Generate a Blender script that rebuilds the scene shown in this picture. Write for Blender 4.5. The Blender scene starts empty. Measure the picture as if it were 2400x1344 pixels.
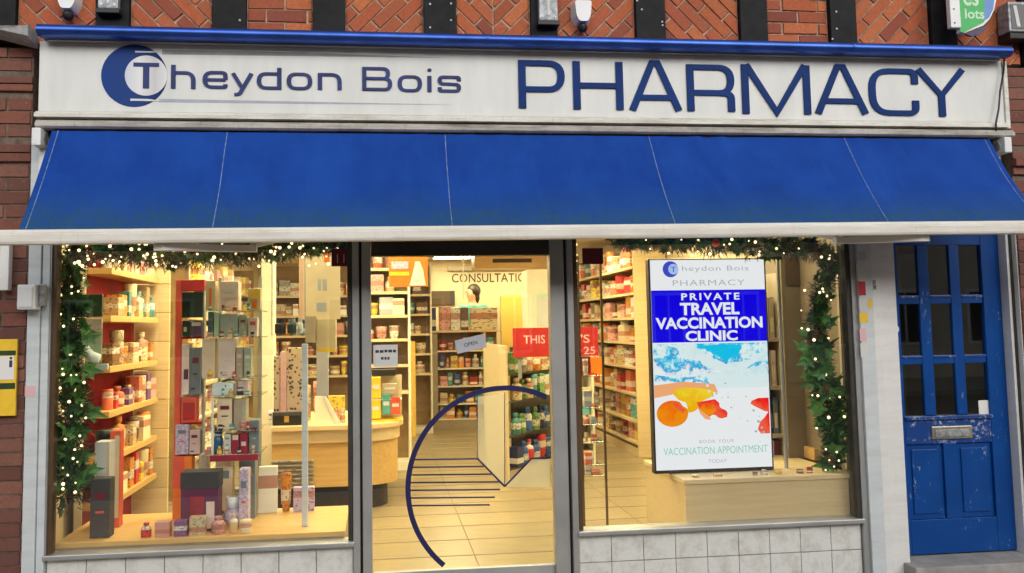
import bpy, bmesh, math, random
from mathutils import Vector, Matrix
import numpy as np
random.seed(7)
SC = bpy.context.scene
COL = SC.collection
RAD = math.radians

# ------------------------------------------------------------------ camera
YAW, PITCH, ROLL = 0.12011376, 0.07995005, -0.01693423
FPX, PPX, PPY = 2063.337, 1138.069, 601.589          # focal length and principal point, photo pixels
CAM = Vector((0.0, -5.2876, 1.58))
_f = Vector((math.sin(YAW) * math.cos(PITCH), math.cos(YAW) * math.cos(PITCH), math.sin(PITCH)))
_x = Vector((math.cos(YAW), -math.sin(YAW), 0.0))
_u = _x.cross(_f)
CX = _x * math.cos(ROLL) + _u * math.sin(ROLL)
CU = -_x * math.sin(ROLL) + _u * math.cos(ROLL)
CF = _f
cd = bpy.data.cameras.new('camera')
cam = bpy.data.objects.new('camera', cd)
COL.objects.link(cam)
cam.matrix_world = Matrix(((CX.x, CU.x, -CF.x, CAM.x), (CX.y, CU.y, -CF.y, CAM.y), (CX.z, CU.z, -CF.z, CAM.z), (0, 0, 0, 1)))
cd.sensor_fit = 'HORIZONTAL'
cd.sensor_width = 36.0
cd.lens = FPX / 2400.0 * 36.0
cd.shift_x = (1200 - PPX) / 2400.0
cd.shift_y = (PPY - 672) / 2400.0
cd.clip_end = 500
cd.clip_start = 0.05
SC.camera = cam

# ------------------------------------------------------------------ sky, sun, exposure
SUN_EL, SUN_ROT = RAD(26), RAD(-22)
world = bpy.data.worlds.new('World'); SC.world = world
world.use_nodes = True
wn = world.node_tree; wn.nodes.clear()
sky = wn.nodes.new('ShaderNodeTexSky'); sky.sky_type = 'NISHITA'; sky.sun_disc = False
sky.sun_elevation = SUN_EL; sky.sun_rotation = RAD(180) + SUN_ROT
sky.air_density = 1.0; sky.dust_density = 6.0; sky.ozone_density = 1.0
hs = wn.nodes.new('ShaderNodeHueSaturation'); hs.inputs['Saturation'].default_value = 0.35
bg = wn.nodes.new('ShaderNodeBackground'); bg.inputs['Strength'].default_value = 0.115
wo = wn.nodes.new('ShaderNodeOutputWorld')
wn.links.new(sky.outputs[0], hs.inputs['Color']); wn.links.new(hs.outputs[0], bg.inputs['Color'])
wn.links.new(bg.outputs[0], wo.inputs['Surface'])
sd = bpy.data.lights.new('sun', 'SUN'); sd.energy = 0.98; sd.angle = RAD(30); sd.color = (1.0, 0.985, 0.96)
so = bpy.data.objects.new('sun', sd); COL.objects.link(so)
_d = Vector((math.sin(SUN_ROT) * math.cos(SUN_EL), -math.cos(SUN_ROT) * math.cos(SUN_EL), math.sin(SUN_EL)))
so.rotation_euler = _d.to_track_quat('Z', 'Y').to_euler()
SC.view_settings.view_transform = 'Standard'; SC.view_settings.look = 'None'
SC.view_settings.gamma = 1.0; SC.view_settings.use_curve_mapping = False
SC.view_settings.exposure = 0.0
SC.cycles.transparent_max_bounces = 32
SC.cycles.max_bounces = 8
SC.cycles.sample_clamp_indirect = 6.0


def at(px, py, y):
    """the point at depth y that the photo shows at pixel (px, py)"""
    d = CF * FPX + CX * (px - PPX) - CU * (py - PPY)
    return CAM + d * ((y - CAM.y) / d.y)


def AX(px, y, py=860): return at(px, py, y).x
def AZ(py, y, px=900): return at(px, py, y).z


# ------------------------------------------------------------------ materials
M = {}


def nt(name):
    m = bpy.data.materials.new(name); m.use_nodes = True
    n = m.node_tree; b = n.nodes['Principled BSDF']
    return m, n, b


def tc(n, kind='Object', scale=None):
    t = n.nodes.new('ShaderNodeTexCoord')
    if scale is None: return t.outputs[kind]
    mp = n.nodes.new('ShaderNodeMapping'); mp.inputs['Scale'].default_value = scale
    n.links.new(t.outputs[kind], mp.inputs[0]); return mp.outputs[0]


def noise(n, vec, scale, detail=4, rough=0.55):
    t = n.nodes.new('ShaderNodeTexNoise'); t.inputs['Scale'].default_value = scale
    t.inputs['Detail'].default_value = detail; t.inputs['Roughness'].default_value = rough
    n.links.new(vec, t.inputs['Vector']); return t.outputs['Fac']


def ramp(n, fac, stops):
    r = n.nodes.new('ShaderNodeValToRGB'); e = r.color_ramp.elements
    while len(e) < len(stops): e.new(0.5)
    for i, (p, c) in enumerate(stops):
        e[i].position = p; e[i].color = (c[0], c[1], c[2], 1) if not isinstance(c, (int, float)) else (c, c, c, 1)
    n.links.new(fac, r.inputs[0]); return r.outputs[0]


def mixc(n, fac, a, b, mode='MIX'):
    x = n.nodes.new('ShaderNodeMix'); x.data_type = 'RGBA'; x.blend_type = mode
    if isinstance(fac, (int, float)): x.inputs[0].default_value = fac
    else: n.links.new(fac, x.inputs[0])
    for i, v in ((6, a), (7, b)):
        if isinstance(v, (tuple, list)): x.inputs[i].default_value = (v[0], v[1], v[2], 1)
        else: n.links.new(v, x.inputs[i])
    return x.outputs[2]


def math_(n, op, a, b=None):
    x = n.nodes.new('ShaderNodeMath'); x.operation = op
    for i, v in ((0, a), (1, b)):
        if v is None: continue
        if isinstance(v, (int, float)): x.inputs[i].default_value = v
        else: n.links.new(v, x.inputs[i])
    return x.outputs[0]


def bump(n, b, h, strength, dist=0.002):
    x = n.nodes.new('ShaderNodeBump'); x.inputs['Strength'].default_value = strength; x.inputs['Distance'].default_value = dist
    n.links.new(h, x.inputs['Height']); n.links.new(x.outputs[0], b.inputs['Normal'])


def simple(name, c, rough=0.5, metal=0.0, var=0.12, scale=9, bmp=0.0, bscale=60, rnd=0.0, spec=0.5):
    m, n, b = nt(name)
    b.inputs['Specular IOR Level'].default_value = spec
    v = tc(n)
    f = noise(n, v, scale)
    lo = tuple(max(0, k * (1 - var)) for k in c); hi = tuple(min(1, k * (1 + var)) for k in c)
    col = ramp(n, f, [(0.3, lo), (0.7, hi)])
    if rnd:
        oi = n.nodes.new('ShaderNodeObjectInfo')
        h = n.nodes.new('ShaderNodeHueSaturation')
        n.links.new(math_(n, 'ADD', math_(n, 'MULTIPLY', oi.outputs['Random'], rnd), 1 - rnd / 2), h.inputs['Value'])
        n.links.new(col, h.inputs['Color']); col = h.outputs[0]
    n.links.new(col, b.inputs['Base Color'])
    b.inputs['Roughness'].default_value = rough; b.inputs['Metallic'].default_value = metal
    if bmp: bump(n, b, noise(n, v, bscale, 5), bmp)
    M[name] = m; return m


def emit(name, c, s, sampling=True):
    m, n, b = nt(name)
    b.inputs['Base Color'].default_value = (*c, 1); b.inputs['Emission Color'].default_value = (*c, 1)
    b.inputs['Emission Strength'].default_value = s
    if not sampling: m.cycles.emission_sampling = 'NONE'
    if name.startswith('lit_'): b.inputs['Base Color'].default_value = (0, 0, 0, 1); b.inputs['Specular IOR Level'].default_value = 0.1
    M[name] = m; return m


def make_brick(name, cols):
    m, n, b = nt(name)
    oi = n.nodes.new('ShaderNodeObjectInfo')
    c = ramp(n, oi.outputs['Random'], [(i / (len(cols) - 1), k) for i, k in enumerate(cols)])
    g = n.nodes.new('ShaderNodeNewGeometry')
    f = noise(n, g.outputs['Position'], 55, 6, 0.7)
    c2 = mixc(n, ramp(n, f, [(0.35, 0.0), (0.75, 1.0)]), c, mixc(n, 0.55, c, (0.10, 0.035, 0.025)))
    f2 = noise(n, g.outputs['Position'], 14, 5, 0.7)
    c3 = mixc(n, ramp(n, f2, [(0.58, 0.0), (0.75, 0.45)]), c2, (0.06, 0.03, 0.025))
    f3 = noise(n, g.outputs['Position'], 30, 3, 0.6)
    c4 = mixc(n, ramp(n, f3, [(0.66, 0.0), (0.8, 0.5)]), c3, (0.5, 0.40, 0.33))
    n.links.new(c4, b.inputs['Base Color']); b.inputs['Roughness'].default_value = 0.85
    bump(n, b, f, 0.7, 0.003)
    M[name] = m


make_brick('brick_red', [(0.44, 0.10, 0.036), (0.54, 0.14, 0.045), (0.32, 0.075, 0.036), (0.60, 0.18, 0.06), (0.46, 0.11, 0.045), (0.24, 0.062, 0.036)])
make_brick('brick_dark', [(0.17, 0.062, 0.045), (0.25, 0.09, 0.06), (0.10, 0.042, 0.035), (0.30, 0.13, 0.09), (0.14, 0.06, 0.05)])
simple('mortar', (0.40, 0.28, 0.20), 0.95, var=0.4, scale=25, bmp=0.6, bscale=150)
simple('mortar_dark', (0.15, 0.11, 0.085), 0.95, var=0.4, scale=25, bmp=0.6, bscale=150)
simple('timber_black', (0.007, 0.0075, 0.009), 0.65, var=0.6, scale=18, bmp=0.5, bscale=30, spec=0.25)
simple('paint_white', (0.78, 0.79, 0.78), 0.35, var=0.05, scale=3)
simple('paint_bluewhite', (0.60, 0.66, 0.69), 0.4, var=0.07, scale=6)
simple('plastic_white', (0.72, 0.75, 0.77), 0.35, var=0.04)
simple('aluminium', (0.43, 0.44, 0.44), 0.38, 0.55, var=0.12, scale=4)
simple('aluminium_dark', (0.055, 0.053, 0.045), 0.4, 0.3, var=0.2)
simple('black', (0.008, 0.008, 0.009), 0.5)
simple('zinc', (0.30, 0.32, 0.34), 0.5, 0.3, var=0.5, scale=30)
simple('lead', (0.36, 0.37, 0.38), 0.7, 0.1, var=0.3, scale=20)
simple('letter_blue', (0.007, 0.036, 0.165), 0.5, var=0.15, scale=3, spec=0.1)
simple('letter_slate', (0.030, 0.045, 0.16), 0.5, var=0.25, scale=6, spec=0.2)
simple('navy', (0.012, 0.014, 0.09), 0.4)
simple('blue_gloss', (0.045, 0.11, 0.44), 0.36, 0.85, var=0.2, scale=5)
simple('bronze', (0.10, 0.06, 0.03), 0.4, 0.2)
simple('maroon', (0.15, 0.008, 0.02), 0.4)
simple('red', (0.46, 0.018, 0.016), 0.5)
simple('coral', (0.72, 0.10, 0.05), 0.45)
simple('orange', (0.86, 0.20, 0.012), 0.5)
simple('yellow', (0.85, 0.55, 0.03), 0.5)
simple('cream', (0.66, 0.55, 0.35), 0.55, var=0.05)
simple('shelf_back', (0.30, 0.19, 0.085), 0.6, var=0.2)
simple('cream_pale', (0.80, 0.74, 0.58), 0.55, var=0.05)
simple('taupe', (0.44, 0.36, 0.26), 0.6)
simple('partition_brown', (0.20, 0.155, 0.105), 0.6, var=0.07)
simple('beige_panel', (0.36, 0.285, 0.19), 0.55, var=0.07)
simple('shelf_red', (0.26, 0.004, 0.008), 0.6, spec=0.2)
simple('gold', (0.70, 0.45, 0.12), 0.3, 0.7)
simple('green_dark', (0.012, 0.05, 0.02), 0.5, var=0.5)
simple('green_sign', (0.02, 0.42, 0.09), 0.4)
simple('blue_sign', (0.10, 0.25, 0.62), 0.4)
simple('green_pale', (0.5, 0.72, 0.52), 0.4)
simple('teal', (0.08, 0.33, 0.30), 0.8)
simple('skin', (0.62, 0.33, 0.2), 0.5)
simple('hair', (0.03, 0.018, 0.012), 0.5, bmp=0.5)
simple('trousers', (0.03, 0.03, 0.05), 0.8)
simple('paper', (0.62, 0.63, 0.62), 0.7, var=0.05)
simple('paper_grey', (0.46, 0.48, 0.54), 0.7, var=0.05)
simple('ink', (0.04, 0.04, 0.045), 0.7)
simple('pine_cone', (0.10, 0.035, 0.015), 0.8, var=0.5, scale=60)
simple('asphalt', (0.05, 0.05, 0.052), 0.9, var=0.3, scale=40, bmp=0.4)
simple('paving', (0.27, 0.26, 0.24), 0.85, var=0.25, scale=8, bmp=0.3, rnd=0.2)
simple('kerb_stone', (0.32, 0.31, 0.30), 0.85, var=0.2)
m, n, b = nt('tile_white')
g_ = n.nodes.new('ShaderNodeNewGeometry')
c_ = mixc(n, ramp(n, noise(n, g_.outputs['Position'], 9, 7, .7), [(.46, 0.0), (.72, .6)]), (.70, .71, .69), (.36, .33, .27))
c_ = mixc(n, ramp(n, noise(n, g_.outputs['Position'], 60, 4, .7), [(.60, 0.0), (.75, .5)]), c_, (.25, .22, .18))
n.links.new(c_, b.inputs['Base Color']); b.inputs['Roughness'].default_value = .22; M['tile_white'] = m
simple('render_pink', (0.66, 0.50, 0.42), 0.9, var=0.1, scale=3)
simple('render_cream', (0.6, 0.55, 0.45), 0.9, var=0.1, scale=3)
simple('roof_tile', (0.13, 0.06, 0.045), 0.85, var=0.3)
simple('glass_dark', (0.03, 0.035, 0.04), 0.1)
simple('ceiling_white', (0.80, 0.74, 0.6), 0.8, var=0.03)
simple('brass', (0.45, 0.40, 0.32), 0.35, 0.8, var=0.3, scale=30)


def wood(name, a, b_, rough=0.35, scale=(1, 14, 14)):
    m, n, b = nt(name)
    v = tc(n, 'Object', scale)
    f = noise(n, v, 3.0, 6, 0.6)
    oi = n.nodes.new('ShaderNodeObjectInfo')
    h = n.nodes.new('ShaderNodeHueSaturation')
    n.links.new(math_(n, 'ADD', math_(n, 'MULTIPLY', oi.outputs['Random'], 0.18), 0.91), h.inputs['Value'])
    n.links.new(ramp(n, f, [(0.3, a), (0.7, b_)]), h.inputs['Color'])
    n.links.new(h.outputs[0], b.inputs['Base Color']); b.inputs['Roughness'].default_value = rough
    M[name] = m


wood('wood_honey', (0.60, 0.36, 0.11), (0.72, 0.46, 0.17))
wood('wood_floor', (0.24, 0.18, 0.095), (0.37, 0.285, 0.15), 0.28)
wood('wood_pale', (0.66, 0.50, 0.27), (0.76, 0.60, 0.35))
wood('wood_yellow', (0.74, 0.46, 0.09), (0.80, 0.53, 0.12))


def make_glass(name, tint, gloss=1.0, base=0.0):
    m = bpy.data.materials.new(name); m.use_nodes = True
    n = m.node_tree; n.nodes.clear()
    o = n.nodes.new('ShaderNodeOutputMaterial'); mx = n.nodes.new('ShaderNodeMixShader')
    t = n.nodes.new('ShaderNodeBsdfTransparent'); t.inputs[0].default_value = (*tint, 1)
    g = n.nodes.new('ShaderNodeBsdfGlossy'); g.inputs['Roughness'].default_value = 0.015
    fr = n.nodes.new('ShaderNodeFresnel'); fr.inputs[0].default_value = 1.5
    ge = n.nodes.new('ShaderNodeNewGeometry')
    f = math_(n, 'MULTIPLY', math_(n, 'ADD', math_(n, 'MULTIPLY', fr.outputs[0], gloss), base), math_(n, 'SUBTRACT', 1.0, ge.outputs['Backfacing']))
    n.links.new(f, mx.inputs[0]); n.links.new(t.outputs[0], mx.inputs[1]); n.links.new(g.outputs[0], mx.inputs[2])
    n.links.new(mx.outputs[0], o.inputs[0]); M[name] = m


make_glass('glass', (0.97, 0.98, 0.97), 3.6)
make_glass('glass_old', (0.82, 0.86, 0.83), 5.0, 0.03)
make_glass('glass_shelf', (0.86, 0.92, 0.9), 2.0, 0.04)


def make_panel():
    # white sign panel, lightly weathered
    m, n, b = nt('sign_white')
    v = tc(n, 'Object')
    f = noise(n, tc(n, 'Object', (1, 1, 0.25)), 7, 6, 0.65)
    c = ramp(n, f, [(0.35, (0.62, 0.645, 0.63)), (0.65, (0.70, 0.72, 0.705))])
    f2 = noise(n, v, 45, 4, 0.7)
    c = mixc(n, ramp(n, f2, [(0.62, 0.0), (0.8, 0.25)]), c, (0.45, 0.44, 0.40))
    n.links.new(c, b.inputs['Base Color']); b.inputs['Roughness'].default_value = 0.4
    M['sign_white'] = m


make_panel()


def make_dirty_trim(name, a, dirt, amt):
    m, n, b = nt(name)
    f = noise(n, tc(n, 'Object', (0.6, 1, 4)), 4, 6, 0.7)
    f2 = noise(n, tc(n, 'Object', (6, 1, 1)), 6, 4, 0.7)
    c = mixc(n, ramp(n, f, [(0.42, 0.0), (0.68, amt)]), a, dirt)
    c = mixc(n, ramp(n, f2, [(0.55, 0.0), (0.75, amt * 0.6)]), c, dirt)
    n.links.new(c, b.inputs['Base Color']); b.inputs['Roughness'].default_value = 0.45
    M[name] = m


make_dirty_trim('trim_white', (0.72, 0.71, 0.66), (0.30, 0.27, 0.20), 0.6)
make_dirty_trim('cassette_grey', (0.47, 0.45, 0.41), (0.10, 0.085, 0.07), 0.8)
make_dirty_trim('bar_white', (0.76, 0.75, 0.70), (0.50, 0.46, 0.38), 0.5)
make_dirty_trim('pilaster_white', (0.60, 0.655, 0.68), (0.42, 0.45, 0.47), 0.5)
make_dirty_trim('jamb_white', (0.74, 0.74, 0.73), (0.52, 0.53, 0.54), 0.4)


def make_fabric():
    m, n, b = nt('awning_fabric')
    v = tc(n, 'Object')
    sx = n.nodes.new('ShaderNodeSeparateXYZ'); n.links.new(tc(n, 'Generated'), sx.inputs[0])
    f = noise(n, tc(n, 'Object', (1.2, 1, 1)), 3.5, 6, 0.6)
    c = ramp(n, f, [(0.28, (0.005, 0.043, 0.265)), (0.72, (0.0095, 0.066, 0.36))])
    # faded streaks running down the slope
    fs = noise(n, tc(n, 'Object', (9, 0.6, 0.6)), 3, 4, 0.6)
    c = mixc(n, ramp(n, fs, [(0.5, 0.0), (0.8, 0.15)]), c, (0.03, 0.10, 0.36))
    # algae and dirt settled along the lower hem
    fd = noise(n, v, 26, 7, 0.75)
    fd2 = noise(n, tc(n, 'Object', (1.0, 1, 1)), 5, 4, 0.6)
    edge = math_(n, 'ADD', sx.outputs['Z'], math_(n, 'MULTIPLY', math_(n, 'SUBTRACT', fd2, 0.5), 0.30))
    low = ramp(n, edge, [(0.02, 1.0), (0.14, 0.9), (0.26, 0.35), (0.46, 0.0)])
    c = mixc(n, math_(n, 'MULTIPLY', low, ramp(n, fd, [(0.32, 0.25), (0.66, 0.95)])), c, (0.025, 0.085, 0.13))
    fl = noise(n, v, 130, 3, 0.6)
    c = mixc(n, math_(n, 'MULTIPLY', low, ramp(n, fl, [(0.62, 0.0), (0.74, 0.4)])), c, (0.14, 0.24, 0.27))
    n.links.new(c, b.inputs['Base Color']); b.inputs['Roughness'].default_value = 0.8; b.inputs['Specular IOR Level'].default_value = 0.15
    bump(n, b, noise(n, v, 220, 2), 0.15, 0.001)
    M['awning_fabric'] = m


make_fabric()


def make_worn_blue():
    m, n, b = nt('door_blue')
    v = tc(n, 'Object')
    f = noise(n, v, 4, 5, 0.6)
    c = ramp(n, f, [(0.3, (0.0015, 0.045, 0.22)), (0.7, (0.003, 0.066, 0.29))])
    f2 = noise(n, tc(n, 'Object', (1.0, 1, 0.45)), 38, 6, 0.75)
    f3 = noise(n, v, 3.5, 3, 0.5)
    chips = math_(n, 'MULTIPLY', ramp(n, f2, [(0.60, 0.0), (0.64, 1.0)]), ramp(n, f3, [(0.50, 0.0), (0.62, 1.0)]))
    c = mixc(n, chips, c, (0.42, 0.46, 0.55))
    n.links.new(c, b.inputs['Base Color']); b.inputs['Roughness'].default_value = 0.32; b.inputs['Specular IOR Level'].default_value = 0.3
    M['door_blue'] = m
    m, n, b = nt('door_chipped')
    v = tc(n, 'Object')
    f2 = noise(n, v, 30, 6, 0.8)
    f4 = noise(n, v, 7, 3)
    c = mixc(n, math_(n, 'MULTIPLY', ramp(n, f2, [(0.52, 0.0), (0.58, 1.0)]), ramp(n, f4, [(0.46, 0.0), (0.56, 1.0)])), (0.003, 0.045, 0.22), (0.40, 0.46, 0.58))
    n.links.new(c, b.inputs['Base Color']); b.inputs['Roughness'].default_value = 0.35
    M['door_chipped'] = m


make_worn_blue()

# printed cartons: base colour, a paler label and short dark print lines, different on every object
CARTON = {
    'cream': (0.72, 0.60, 0.38), 'white': (0.76, 0.74, 0.68), 'pink': (0.72, 0.36, 0.32), 'red': (0.52, 0.03, 0.03), 'coral': (0.72, 0.17, 0.08),
    'orange': (0.75, 0.28, 0.04), 'yellow': (0.78, 0.58, 0.08), 'green': (0.16, 0.36, 0.12), 'teal': (0.10, 0.33, 0.33), 'blue': (0.06, 0.14, 0.42),
    'navy': (0.02, 0.03, 0.13), 'purple': (0.22, 0.09, 0.26), 'lilac': (0.46, 0.38, 0.56), 'brown': (0.20, 0.09, 0.04), 'grey': (0.36, 0.38, 0.39),
    'tan': (0.55, 0.38, 0.19), 'black': (0.02, 0.018, 0.02)}


def make_carton(name, c, label):
    m, n, b = nt('carton_' + name)
    oi = n.nodes.new('ShaderNodeObjectInfo'); r = oi.outputs['Random']
    s = n.nodes.new('ShaderNodeSeparateXYZ'); n.links.new(tc(n, 'Generated'), s.inputs[0])
    h = n.nodes.new('ShaderNodeHueSaturation'); h.inputs['Color'].default_value = (*c, 1)
    n.links.new(math_(n, 'ADD', math_(n, 'MULTIPLY', r, 0.5), 0.75), h.inputs['Value'])
    z = s.outputs['Z']; u = math_(n, 'MAXIMUM', math_(n, 'ABSOLUTE', math_(n, 'SUBTRACT', s.outputs['X'], 0.5)), math_(n, 'ABSOLUTE', math_(n, 'SUBTRACT', s.outputs['Y'], 0.5)))
    lo = math_(n, 'ADD', math_(n, 'MULTIPLY', r, 0.5), 0.12)
    band = math_(n, 'MULTIPLY', math_(n, 'GREATER_THAN', z, lo), math_(n, 'LESS_THAN', z, math_(n, 'ADD', lo, 0.28)))
    c1 = mixc(n, math_(n, 'MULTIPLY', band, 0.85), h.outputs[0], label)
    r2 = math_(n, 'FRACT', math_(n, 'MULTIPLY', r, 17.3))
    v = n.nodes.new('ShaderNodeCombineXYZ')
    n.links.new(math_(n, 'MULTIPLY', s.outputs['X'], 5.0), v.inputs[0]); n.links.new(math_(n, 'MULTIPLY', s.outputs['Y'], 5.0), v.inputs[1])
    n.links.new(math_(n, 'ADD', math_(n, 'MULTIPLY', z, 13.0), math_(n, 'MULTIPLY', r, 40.0)), v.inputs[2])
    w = n.nodes.new('ShaderNodeTexNoise'); w.inputs['Scale'].default_value = 1.0; w.inputs['Detail'].default_value = 1
    n.links.new(v.outputs[0], w.inputs['Vector'])
    pr = math_(n, 'MULTIPLY', math_(n, 'GREATER_THAN', w.outputs['Fac'], 0.57), math_(n, 'GREATER_THAN', r2, 0.3))
    dark = tuple(k * 0.22 for k in c)
    c2 = mixc(n, math_(n, 'MULTIPLY', pr, 0.75), c1, dark)
    n.links.new(c2, b.inputs['Base Color']); b.inputs['Roughness'].default_value = 0.4
    M['carton_' + name] = m


for k, c in CARTON.items():
    make_carton(k, c, (0.78, 0.74, 0.64) if sum(c) < 1.3 else (0.45, 0.16, 0.10))

emit('bulb', (1.0, 0.74, 0.42), 2.6, False)
emit('ceiling_lamp', (1.0, 0.875, 0.50), 36.0)


def make_leaf(name, a, b_):
    m, n, b = nt(name)
    oi = n.nodes.new('ShaderNodeObjectInfo'); g = n.nodes.new('ShaderNodeNewGeometry')
    f = noise(n, g.outputs['Position'], 22, 3)
    n.links.new(ramp(n, f, [(0.3, a), (0.7, b_)]), b.inputs['Base Color']); b.inputs['Roughness'].default_value = 0.5
    M[name] = m


make_leaf('needles', (0.012, 0.016, 0.008), (0.03, 0.05, 0.015))
make_leaf('ivy_leaf', (0.022, 0.12, 0.03), (0.11, 0.30, 0.06))

# ------------------------------------------------------------------ mesh helpers


class MB:
    def __init__(s): s.v = []; s.f = []

    def add(s, vs, fs):
        o = len(s.v); s.v += [tuple(p) for p in vs]; s.f += [tuple(i + o for i in f) for f in fs]; return s

    def box(s, x0, x1, y0, y1, z0, z1):
        x0, x1 = min(x0, x1), max(x0, x1); y0, y1 = min(y0, y1), max(y0, y1); z0, z1 = min(z0, z1), max(z0, z1)
        return s.add([(x0, y0, z0), (x1, y0, z0), (x1, y1, z0), (x0, y1, z0), (x0, y0, z1), (x1, y0, z1), (x1, y1, z1), (x0, y1, z1)],
                     [(0, 3, 2, 1), (4, 5, 6, 7), (0, 1, 5, 4), (1, 2, 6, 5), (2, 3, 7, 6), (3, 0, 4, 7)])

    def bev(s, x0, x1, y0, y1, z0, z1, b=0.004):
        x0, x1 = min(x0, x1), max(x0, x1); y0, y1 = min(y0, y1), max(y0, y1); z0, z1 = min(z0, z1), max(z0, z1)
        b = min(b, (x1 - x0) * .4, (y1 - y0) * .4, (z1 - z0) * .4)
        bm = bmesh.new(); bmesh.ops.create_cube(bm, size=1)
        for v in bm.verts:
            v.co = Vector((x0 + (v.co.x + .5) * (x1 - x0), y0 + (v.co.y + .5) * (y1 - y0), z0 + (v.co.z + .5) * (z1 - z0)))
        bmesh.ops.bevel(bm, geom=bm.edges[:], offset=b, segments=2, affect='EDGES', profile=0.6)
        bm.verts.index_update()
        s.add([v.co for v in bm.verts], [[v.index for v in f.verts] for f in bm.faces]); bm.free(); return s

    def prism(s, poly, y0, y1, inset=0.0):
        """polygon of (x,z) extruded in y; the front face (y0) may be inset for a soft edge"""
        n = len(poly); cx = sum(p[0] for p in poly) / n; cz = sum(p[1] for p in poly) / n
        a = sum(poly[i][0] * poly[(i + 1) % n][1] - poly[(i + 1) % n][0] * poly[i][1] for i in range(n))
        if a < 0: poly = poly[::-1]
        fr = []
        for x, z in poly:
            d = math.hypot(x - cx, z - cz) or 1
            k = max(0, 1 - inset * 1.3 / d); fr.append((cx + (x - cx) * k, y0, cz + (z - cz) * k))
        bk = [(x, y1, z) for x, z in poly]
        fs = [tuple(range(n)), tuple(range(2 * n - 1, n - 1, -1))]
        fs += [(i, n + i, n + (i + 1) % n, (i + 1) % n) for i in range(n)]
        return s.add(fr + bk, fs)

    def extx(s, prof, x0, x1):
        """closed (y,z) profile extruded along x"""
        n = len(prof)
        vs = [(x0, y, z) for y, z in prof] + [(x1, y, z) for y, z in prof]
        fs = [tuple(range(n)), tuple(range(2 * n - 1, n - 1, -1))] + [(i, n + i, n + (i + 1) % n, (i + 1) % n) for i in range(n)]
        return s.add(vs, fs)

    def extz(s, prof, z0, z1):
        n = len(prof)
        vs = [(x, y, z0) for x, y in prof] + [(x, y, z1) for x, y in prof]
        fs = [tuple(range(n - 1, -1, -1)), tuple(range(n, 2 * n))] + [(i, (i + 1) % n, n + (i + 1) % n, n + i) for i in range(n)]
        return s.add(vs, fs)

    def tube(s, pts, r, seg=8):
        pts = [Vector(p) for p in pts]; rings = []
        for i, p in enumerate(pts):
            t = (pts[min(i + 1, len(pts) - 1)] - pts[max(i - 1, 0)]).normalized()
            a = t.cross(Vector((0, 0, 1))); a = a.normalized() if a.length > 1e-3 else Vector((1, 0, 0))
            b = t.cross(a).normalized()
            rr = r[i] if isinstance(r, (list, tuple)) else r
            rings.append([p + (a * math.cos(k * 2 * math.pi / seg) + b * math.sin(k * 2 * math.pi / seg)) * rr for k in range(seg)])
        vs = [v for R in rings for v in R]; fs = []
        for i in range(len(rings) - 1):
            for k in range(seg):
                fs.append((i * seg + k, i * seg + (k + 1) % seg, (i + 1) * seg + (k + 1) % seg, (i + 1) * seg + k))
        fs += [tuple(range(seg - 1, -1, -1)), tuple(range((len(rings) - 1) * seg, len(rings) * seg))]
        return s.add(vs, fs)

    def lathe(s, c, prof, seg=14):
        vs = []; fs = []; n = len(prof)
        for k in range(seg):
            a = 2 * math.pi * k / seg
            for r, z in prof: vs.append((c[0] + r * math.cos(a), c[1] + r * math.sin(a), c[2] + z))
        for k in range(seg):
            for i in range(n - 1):
                k2 = (k + 1) % seg; fs.append((k * n + i, k2 * n + i, k2 * n + i + 1, k * n + i + 1))
        fs.append(tuple(k * n for k in range(seg - 1, -1, -1))); fs.append(tuple(k * n + n - 1 for k in range(seg)))
        return s.add(vs, fs)

    def ball(s, c, r, seg=8, rings=5, sc=(1, 1, 1)):
        prof = [(max(1e-4, math.sin(math.pi * i / rings)) * r, -math.cos(math.pi * i / rings) * r) for i in range(rings + 1)]
        o = len(s.v); s.lathe((0, 0, 0), prof, seg)
        for i in range(o, len(s.v)):
            v = s.v[i]; s.v[i] = (c[0] + v[0] * sc[0], c[1] + v[1] * sc[1], c[2] + v[2] * sc[2])
        return s


def world_loc(o):
    p = Vector((0, 0, 0))
    while o is not None: p = p + o.location; o = o.parent
    return p


def part(name, mb, mat, parent=None, kind=None, label=None, smooth=False, loc=None):
    me = bpy.data.meshes.new(name)
    base = Vector(loc) if loc is not None else (world_loc(parent) if parent is not None else Vector((0, 0, 0)))
    me.from_pydata([(v[0] - base.x, v[1] - base.y, v[2] - base.z) for v in mb.v], [], mb.f)
    me.update()
    if smooth:
        me.shade_smooth()
    me.materials.append(M[mat] if isinstance(mat, str) else mat)
    o = bpy.data.objects.new(name, me); COL.objects.link(o)
    if parent is not None:
        o.parent = parent
        if loc is not None: o.location = base - world_loc(parent)
    elif loc is not None: o.location = base
    if kind: o['kind'] = kind
    if label: o['label'] = label
    return o


def smooth_by_angle(o, ang=35):
    o.data.shade_smooth()
    bm = bmesh.new(); bm.from_mesh(o.data)
    for e in bm.edges:
        if len(e.link_faces) == 2 and e.calc_face_angle(0) > RAD(ang): e.smooth = False
    bm.to_mesh(o.data); bm.free(); return o


def thing(name, label, cat, loc=(0, 0, 0), group=None):
    o = bpy.data.objects.new(name, None); COL.objects.link(o); o.location = loc
    o.empty_display_size = 0.1
    o['label'] = label; o['category'] = cat
    if group: o['group'] = group
    return o


def solo(name, mb, mat, label, cat, group=None, smooth=False, loc=None):
    if loc is None:
        n = len(mb.v); loc = (sum(v[0] for v in mb.v) / n, sum(v[1] for v in mb.v) / n, min(v[2] for v in mb.v))
    o = part(name, mb, mat, None, loc=loc, smooth=smooth)
    o['label'] = label; o['category'] = cat
    if group: o['group'] = group
    return o


def struct(name, mb, mat):
    return part(name, mb, mat, None, kind='structure')


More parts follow.
